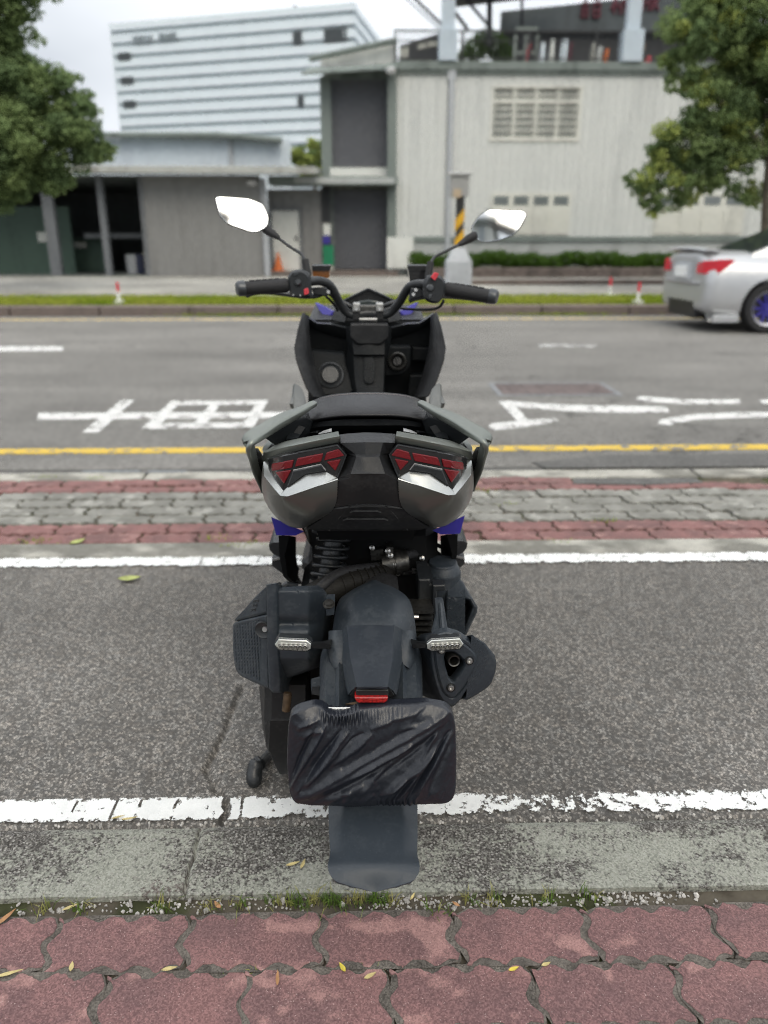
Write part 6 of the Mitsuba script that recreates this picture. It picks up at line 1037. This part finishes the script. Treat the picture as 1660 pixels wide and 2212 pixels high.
for f_, x in ((z1, 1315), (z1, 1558)):
    c0 = f_(x, 690); k = uniq(S + '__handlebar_clamp'); m = panel(rounded([(c0[0] - 8.5, c0[1] - 13), (c0[0] + 8.5, c0[1] - 13), (c0[0] + 8.5, c0[1] + 6), (c0[0] - 8.5, c0[1] + 6)], 4, 3), 2.312, .05, 2.5, l=0)
    add(k, m, 'alloy', 30); add(k + '__riser', panel([(c0[0] - 8, c0[1] + 5), (c0[0] + 8, c0[1] + 5), (c0[0] + 8, c0[1] + 24), (c0[0] - 8, c0[1] + 24)], 2.316, .045, 2, l=0), 'plastic_black', 30); add(k + '__bolt', revolve([(0, .003), (.0045, .003), (.0055, 0), (0, 0)], at(c0[0], c0[1], 2.311), [0, -1, .1], 14), 'steel', 40)
part('clamp_bridge', [panel([z1(1350, 650), z1(1520, 650), z1(1520, 740), z1(1350, 740)], 2.325, .03, 3, l=0)], 'steel_dark', 30); part('clamp_bar', tube([at(*z1(1345, 795), 2.32), at(*z1(1530, 795), 2.32)], .006, 8), 'alloy')
def grip(a, b, Ya, Yb):
    A_, B_ = at(*a, Ya), at(*b, Yb); u = (B_ - A_) / np.linalg.norm(B_ - A_); L = np.linalg.norm(B_ - A_); k = uniq(S + '__grip'); r = .0192
    add(k, tube([A_, A_ + u * .004, B_ - u * L * .16, B_ - u * L * .155], [r * .9, r, r * .93, r * .9], 24), 'rubber', 40)
    add(k + '__end_weight', tube([B_ - u * L * .155, B_ - u * L * .15, B_ - u * L * .05, B_ - u * L * .01, B_], [r * 1.02, r * 1.08, r * 1.04, r * .82, r * .3], 24), 'alloy_black', 40)
    for i in range(5): q = A_ + u * L * (.16 + i * .12); add(k + '__rib', tube([q, q + u * L * .09], [.004, .004], 6).apply_translation([0, -.004, r * .86]), 'rubber')
bs('alloy_black', pr((.07, .075, .08), .3, .5))
gl = (z1(600, 440), z1(70, 478)); grip(gl[0], gl[1], 2.19, 2.13); gr_ = (z2(940, 480), z2(1480, 565)); grip(gr_[0], gr_[1], 2.20, 2.14)
def switch(o, Yd, name): return panel(rounded(o, 7, 5), Yd, .055, 5, 8, l=0)
k = part('switch_block', switch([z1(*p) for p in ((600, 340), (650, 285), (760, 280), (830, 330), (845, 560), (800, 575), (660, 570), (615, 520))], 2.165, ''), 'plastic_satin', 35)
add(k + '__turn_switch', revolve([(0, .012), (.005, .012), (.009, .006), (.010, 0), (0, 0)], at(*z1(712, 415), 2.164), [0, -1, .1], 20), 'alloy_black', 40); add(k + '__dip_switch', panel([z1(655, 305), z1(712, 295), z1(715, 330), z1(665, 345)], 2.160, .01, 1, l=0), 'alloy_black', 30); add(k + '__horn_button', panel(rounded([z1(*p) for p in ((770, 480), (815, 468), (822, 530), (775, 545))], 2, 3), 2.158, .01, 1, l=0), 'switch_red', 30)
add(k + '__screw', [revolve([(0, .002), (.003, .002), (.003, 0), (0, 0)], at(*z1(x, y), 2.164), [0, -1, 0], 10) for x, y in ((662, 540), (735, 545))], 'steel')
k = part('switch_block', switch([z2(*p) for p in ((715, 420), (760, 335), (880, 335), (940, 390), (940, 540), (870, 630), (790, 630), (720, 590))], 2.17, ''), 'plastic_satin', 35)
add(k + '__kill_switch', panel(rounded([z2(*p) for p in ((825, 305), (872, 320), (830, 395), (785, 360))], 2, 3), 2.158, .012, 1, l=0), 'switch_red', 30); add(k + '__starter_button', revolve([(0, .008), (.008, .007), (.0105, .002), (.0105, 0), (0, 0)], at(*z2(780, 465), 2.169), [0, -1, .1], 20), 'alloy_black', 40); add(k + '__small_switch', panel([z2(765, 545), z2(800, 528), z2(795, 570), z2(765, 585)], 2.162, .01, 1, l=0), 'alloy_black', 30)
both_levers = [tube([at(*p) for p in q], r_, 8, 14) for q, r_ in (([(*z1(1010, 490), 2.26), (*z1(850, 555), 2.27), (*z1(500, 520), 2.27), (*z1(180, 545), 2.22)], .007), ([(*z2(560, 600), 2.26), (*z2(720, 560), 2.27), (*z2(1050, 560), 2.28), (*z2(1400, 610), 2.22)], .007))]
for m in both_levers: part('brake_lever', m, 'alloy_black', True)
[part('lever_perch', m_, 'plastic_satin', 30) for m_ in [panel([z1(850, 470), z1(1000, 460), z1(1030, 500), z1(1010, 560), z1(870, 540)], 2.25, .03, 3, l=0), panel([z2(580, 470), z2(710, 470), z2(720, 560), z2(560, 600)], 2.25, .03, 3, l=0)]]
for i_, p in ((0, z1(1025, 510)), (1, z2(630, 490)), (1, z2(605, 535))): add(S + '__lever_perch' + ('_001' if i_ else '') + '__pivot', revolve([(0, .003), (.005, .003), (.005, 0), (0, 0)], at(*p, 2.248), [0, -1, .1], 12), 'steel')
for a, b, c_, d, lid, mt in ((675, 713, 574, 600, 'plastic_black', 'amber_dark'), (883, 922, 574, 607, 'plastic_black', 'lens_smoke')):
    k = uniq(S + '__fluid_reservoir'); p = [at(x, y, 2.33) for x, y in ((a, c_ + 9), (b, c_ + 9), (b - 2, d), (a + 3, d))]; add(k, hull(p + [q + np.array([0, .05, 0]) for q in p]), mt); p = [at(x, y, 2.325) for x, y in ((a - 1, c_), (b + 1, c_), (b, c_ + 10), (a, c_ + 10))]; add(k + '__lid', hull(p + [q + np.array([0, .06, .003]) for q in p]), lid)
[part('brake_hose', m_, 'rubber', True) for m_ in [tube([at(*p) for p in q], .004, 7, 24) for q in ([(*z2(920, 590), 2.24), (*z2(880, 660), 2.24), (*z2(790, 690), 2.26), (*z2(600, 690), 2.30), (*z2(480, 680), 2.36)], [(*z1(1005, 560), 2.3), (*z1(1060, 610), 2.32), (*z1(1120, 700), 2.38)], [(*z1(850, 560), 2.28), (*z1(930, 530), 2.30), (*z1(1010, 525), 2.32), (*z1(1100, 620), 2.36)])]]
def mirror(glass, stem, boot, stub, P0, name, tz, tx):
    k = uniq(S + '__mirror'); n = np.array([tx, -1.0, tz]); n /= np.linalg.norm(n); p0 = at(*P0)
    V, F = prism(rounded(glass, 7, 4), 10, .8); mg = [onplane(x, y, p0, n) - n * d * .0003 for x, y, d in V]; me = TM(mg, F); me = me if me.volume > 0 else (me.invert() or me)
    add(k + '__glass', me, 'mirror_glass')
    V, F = prism(inset(ccw(rounded(glass, 7, 4)), -2.0), 10, 1.0); c0 = np.mean([onplane(x, y, p0, n) for x, y, d in V], 0); mg = []
    for x, y, d in V: q = onplane(x, y, p0, n) - n * .0012; mg.append(q if d < 5 else c0 + (q - c0) * .72 - n * .026)
    me = TM(mg, F); me = me if me.volume > 0 else (me.invert() or me); add(k, me, 'plastic_black', 40)
    add(k + '__stem', tube([at(*p) for p in stem], .0042, 10, 30), 'plastic_satin', True); add(k + '__boot', tube([at(*p[:3]) for p in boot], [p[3] for p in boot], 14, 14), 'rubber', True); add(k + '__stub', rcyl(at(*stub[0]), at(*stub[1]), .0098, 16, .12), 'rubber', 40)
mirror([(465, 426), (475, 424), (538, 429), (566, 440), (572, 450), (581, 472), (577, 489), (556, 501), (540, 500), (492, 483), (474, 463)], [(585, 500, 2.295), (602, 514, 2.285), (632, 536, 2.27), (650, 548, 2.26), (657, 558, 2.25), (659, 568, 2.24)], [(570, 490, 2.30, .010), (578, 497, 2.30, .0125), (592, 506, 2.29, .010), (603, 515, 2.285, .006)], [(659, 560, 2.235), (666, 596, 2.225)], (522, 462, 2.29), 'left', .25, .10)
mirror([(1019, 492), (1034, 468), (1056, 452), (1131, 455), (1138, 464), (1122, 494), (1108, 507), (1080, 518), (1042, 523), (1030, 515)], [(1015, 516, 2.30), (1000, 524, 2.29), (960, 544, 2.27), (942, 553, 2.26), (934, 562, 2.25), (932, 572, 2.24)], [(1028, 508, 2.305, .011), (1018, 513, 2.30, .0125), (1005, 521, 2.295, .010), (992, 528, 2.285, .006)], [(931, 566, 2.24), (925, 600, 2.23)], (1078, 487, 2.30), 'right', .26, -.12)
# ================================================================== THE PLATE COVER
P7 = lambda zx, zy: (598.9 + .248 * zx, 1487.8 + .248 * zy)
co = [(120, 215), (190, 170), (330, 135), (395, 150), (440, 186), (500, 200), (580, 200), (655, 182), (720, 160), (850, 148), (1080, 134), (1300, 124), (1470, 152), (1528, 200), (1554, 300), (1566, 580), (1560, 880), (1528, 950), (1440, 975), (1230, 990), (1120, 1002), (900, 1000), (770, 1016), (620, 1032), (500, 1006), (300, 998), (160, 968), (108, 900), (84, 650), (96, 330)]
cg = []
for q, r in zip(co, co[1:] + co[:1]):
    cg.append(q); gat = (380 <= q[0] <= 700 and q[1] < 220 and r[0] <= 760)
    if gat:
        m_ = int(abs(r[0] - q[0]) / 13)
        for i in range(1, m_): t = i / m_; cg.append((q[0] + (r[0] - q[0]) * t + rng.normal(0, 1.2), q[1] + (r[1] - q[1]) * t + (2.4 if i % 2 else -2.4) * (1 if q[0] < 700 or q[1] > 900 else .6) + rng.normal(0, 1.2)))
co = [P7(*p) for p in cg]; cg2 = []
for q in co:
    if not cg2 or np.hypot(q[0] - cg2[-1][0], q[1] - cg2[-1][1]) > 1.0: cg2.append(q)
co = rounded(cg2, 7, 3)
folds = [((1060, 330), (1330, 260), 26, .003), ((700, 880), (1000, 600), 40, .004), ((120, 940), (1500, 180), 46, .0085), ((160, 960), (1180, 420), 30, .006), ((300, 985), (1250, 440), 34, -.005), ((140, 900), (640, 330), 38, .0075), ((120, 860), (430, 260), 26, .007), ((110, 820), (350, 280), 20, -.006), ((200, 860), (560, 300), 24, -.006), ((260, 800), (680, 330), 26, .005), ((480, 620), (860, 330), 34, .005), ((560, 640), (1350, 230), 40, -.006), ((640, 720), (1460, 250), 30, .006), ((850, 760), (1500, 260), 34, -.006), ((900, 900), (1400, 480), 34, .007),
         ((1040, 960), (1440, 380), 26, .0075), ((1100, 980), (1500, 330), 22, -.007), ((1180, 960), (1530, 330), 24, .006), ((1300, 930), (1540, 360), 26, -.004), ((900, 960), (1120, 700), 22, .005), ((980, 980), (1250, 640), 20, -.005), ((700, 960), (860, 880), 40, .004), ((560, 860), (900, 820), 44, .003), ((590, 1010), (640, 820), 30, .003), ((420, 960), (760, 780), 40, .004), ((180, 330), (380, 210), 26, .005), ((220, 400), (400, 300), 24, .004), ((820, 320), (1050, 200), 30, .004), ((1000, 240), (1300, 150), 34, .004), ((1250, 560), (1480, 240), 20, .004), ((520, 500), (760, 330), 20, -.004)]
fp = [(np.array(P7(*a)), np.array(P7(*b)), w * .248, h) for a, b, w, h in folds]; ccx, ccy, chx, chy = 803.5, 1631, 183, 112
def cover_disp(V, P):
    x, y, d = V.T; X, Y = np.abs(x - ccx) / chx, np.abs(y - ccy) / chy; out = np.zeros(len(x))
    r = np.clip(1 - np.maximum(X ** 5, Y ** 4) - .0, 0, 1); bulge = .019 * r ** .85
    for a, b, w, h in fp:
        u = b - a; L = np.linalg.norm(u); u = u / L; t = ((x - a[0]) * u[0] + (y - a[1]) * u[1]) / L; q = -(x - a[0]) * u[1] + (y - a[1]) * u[0] + 2.2 * np.sin(t * 5 + w)
        amp = np.clip(t, 0, 1) * np.clip(1 - t, 0, 1) * 4; amp = np.where((t > 0) & (t < 1), amp ** .6, 0); ww = w * (.45 + .55 * amp)
        s_ = q / (1.15 * ww); out += 1.1 * h * amp * np.exp(-np.abs(s_) ** 1.6) * (1 - .5 * np.tanh(s_ * 2.5))
    n1 = meshkit.fbm(np.c_[x * .05, y * .05, 0 * x], 4, 3) - .5; n2 = meshkit.fbm(np.c_[(x * .8 + y * .6) * .16, (x * .6 - y * .8) * .03, 0 * x], 3, 8) - .5; out += .0035 * n1 + .0012 * n2
    zx, zy = (x - 598.9) / .248, (y - 1487.8) / .248
    gt = np.exp(-((zy - np.interp(zx, [380, 570, 700, 1100], [200, 235, 215, 165])) / 40) ** 2) * np.clip((zx - 360) / 60, 0, 1) * np.clip((1120 - zx) / 60, 0, 1); ph = zx * .21 + 3 * np.sin(zx * .021)
    out += gt * (.0034 * np.sin(ph) * np.clip((900 - zx) / 250, .35, 1))
    gb = np.exp(-((zy - 975) / 45) ** 2) * np.clip((zx - 850) / 40, 0, 1) * np.clip((1230 - zx) / 40, 0, 1); out += gb * .0028 * np.sin(zx * .17 + 2 * np.sin(zx * .03))
    fr = np.clip(1 - d / 14, 0, 1); o = np.zeros((len(x), 3)); o[:, 1] = -(bulge + out) * fr; o[:, 2] += .0 * fr; return o
cvY = lambda x, y: 1.092 - .00009 * (y - 1520) * 1.0
add('plate_cover', panel(co, cvY, .016, 1.2, 3, l=2.4, disp=cover_disp), 'nylon', True, label='black crinkled nylon cover with elastic edges pulled over the number plate', cat='plate cover')

# what the right mirror shows: a pale building and a cable above the pavement behind the viewer
n_r = np.array([-.12, -1.0, .26]); n_r /= np.linalg.norm(n_r)
def seen(x, y, Y):
    q = onplane(x, y, at(1078, 487, 2.30), n_r); d = q - CAM; d = d - 2 * np.dot(d, n_r) * n_r; return q + d * ((Y - q[1]) / d[1])
bq = [seen(x, y, -12.0) for x, y in ((1015, 466), (1064, 483), (1062, 520), (1018, 520))]; zt_ = max(bq[0][2], bq[1][2])
xs_ = sorted((bq[0][0], bq[1][0])); zlo = min(p[2] for p in bq)
k = 'corner_building'; tag(k, 'pale panelled building behind the viewer, seen only in the right mirror', 'building')
add(k + '__wall', box(xs_[0] - 3, xs_[1], -20, -12, 0, bq[1][2]), 'panel_white'); add(k + '__joint', [box(x, x + .12, -12.03, -11.99, 0, bq[1][2]) for x in np.linspace(xs_[0] - 2.5, xs_[1] - .3, 5)], 'tower_groove', kind='stuff'); add(k + '__roof_edge', box(xs_[0] - 3.1, xs_[1] + .1, -20, -11.9, bq[1][2], bq[1][2] + .12), 'trim_green')
add('overhead_beam', tube([seen(1063, 483, -9.0), seen(1118, 506, -9.0)], .085, 8), 'iron_black', label='dark thin beam behind the viewer, seen as a line in the right mirror', cat='beam')
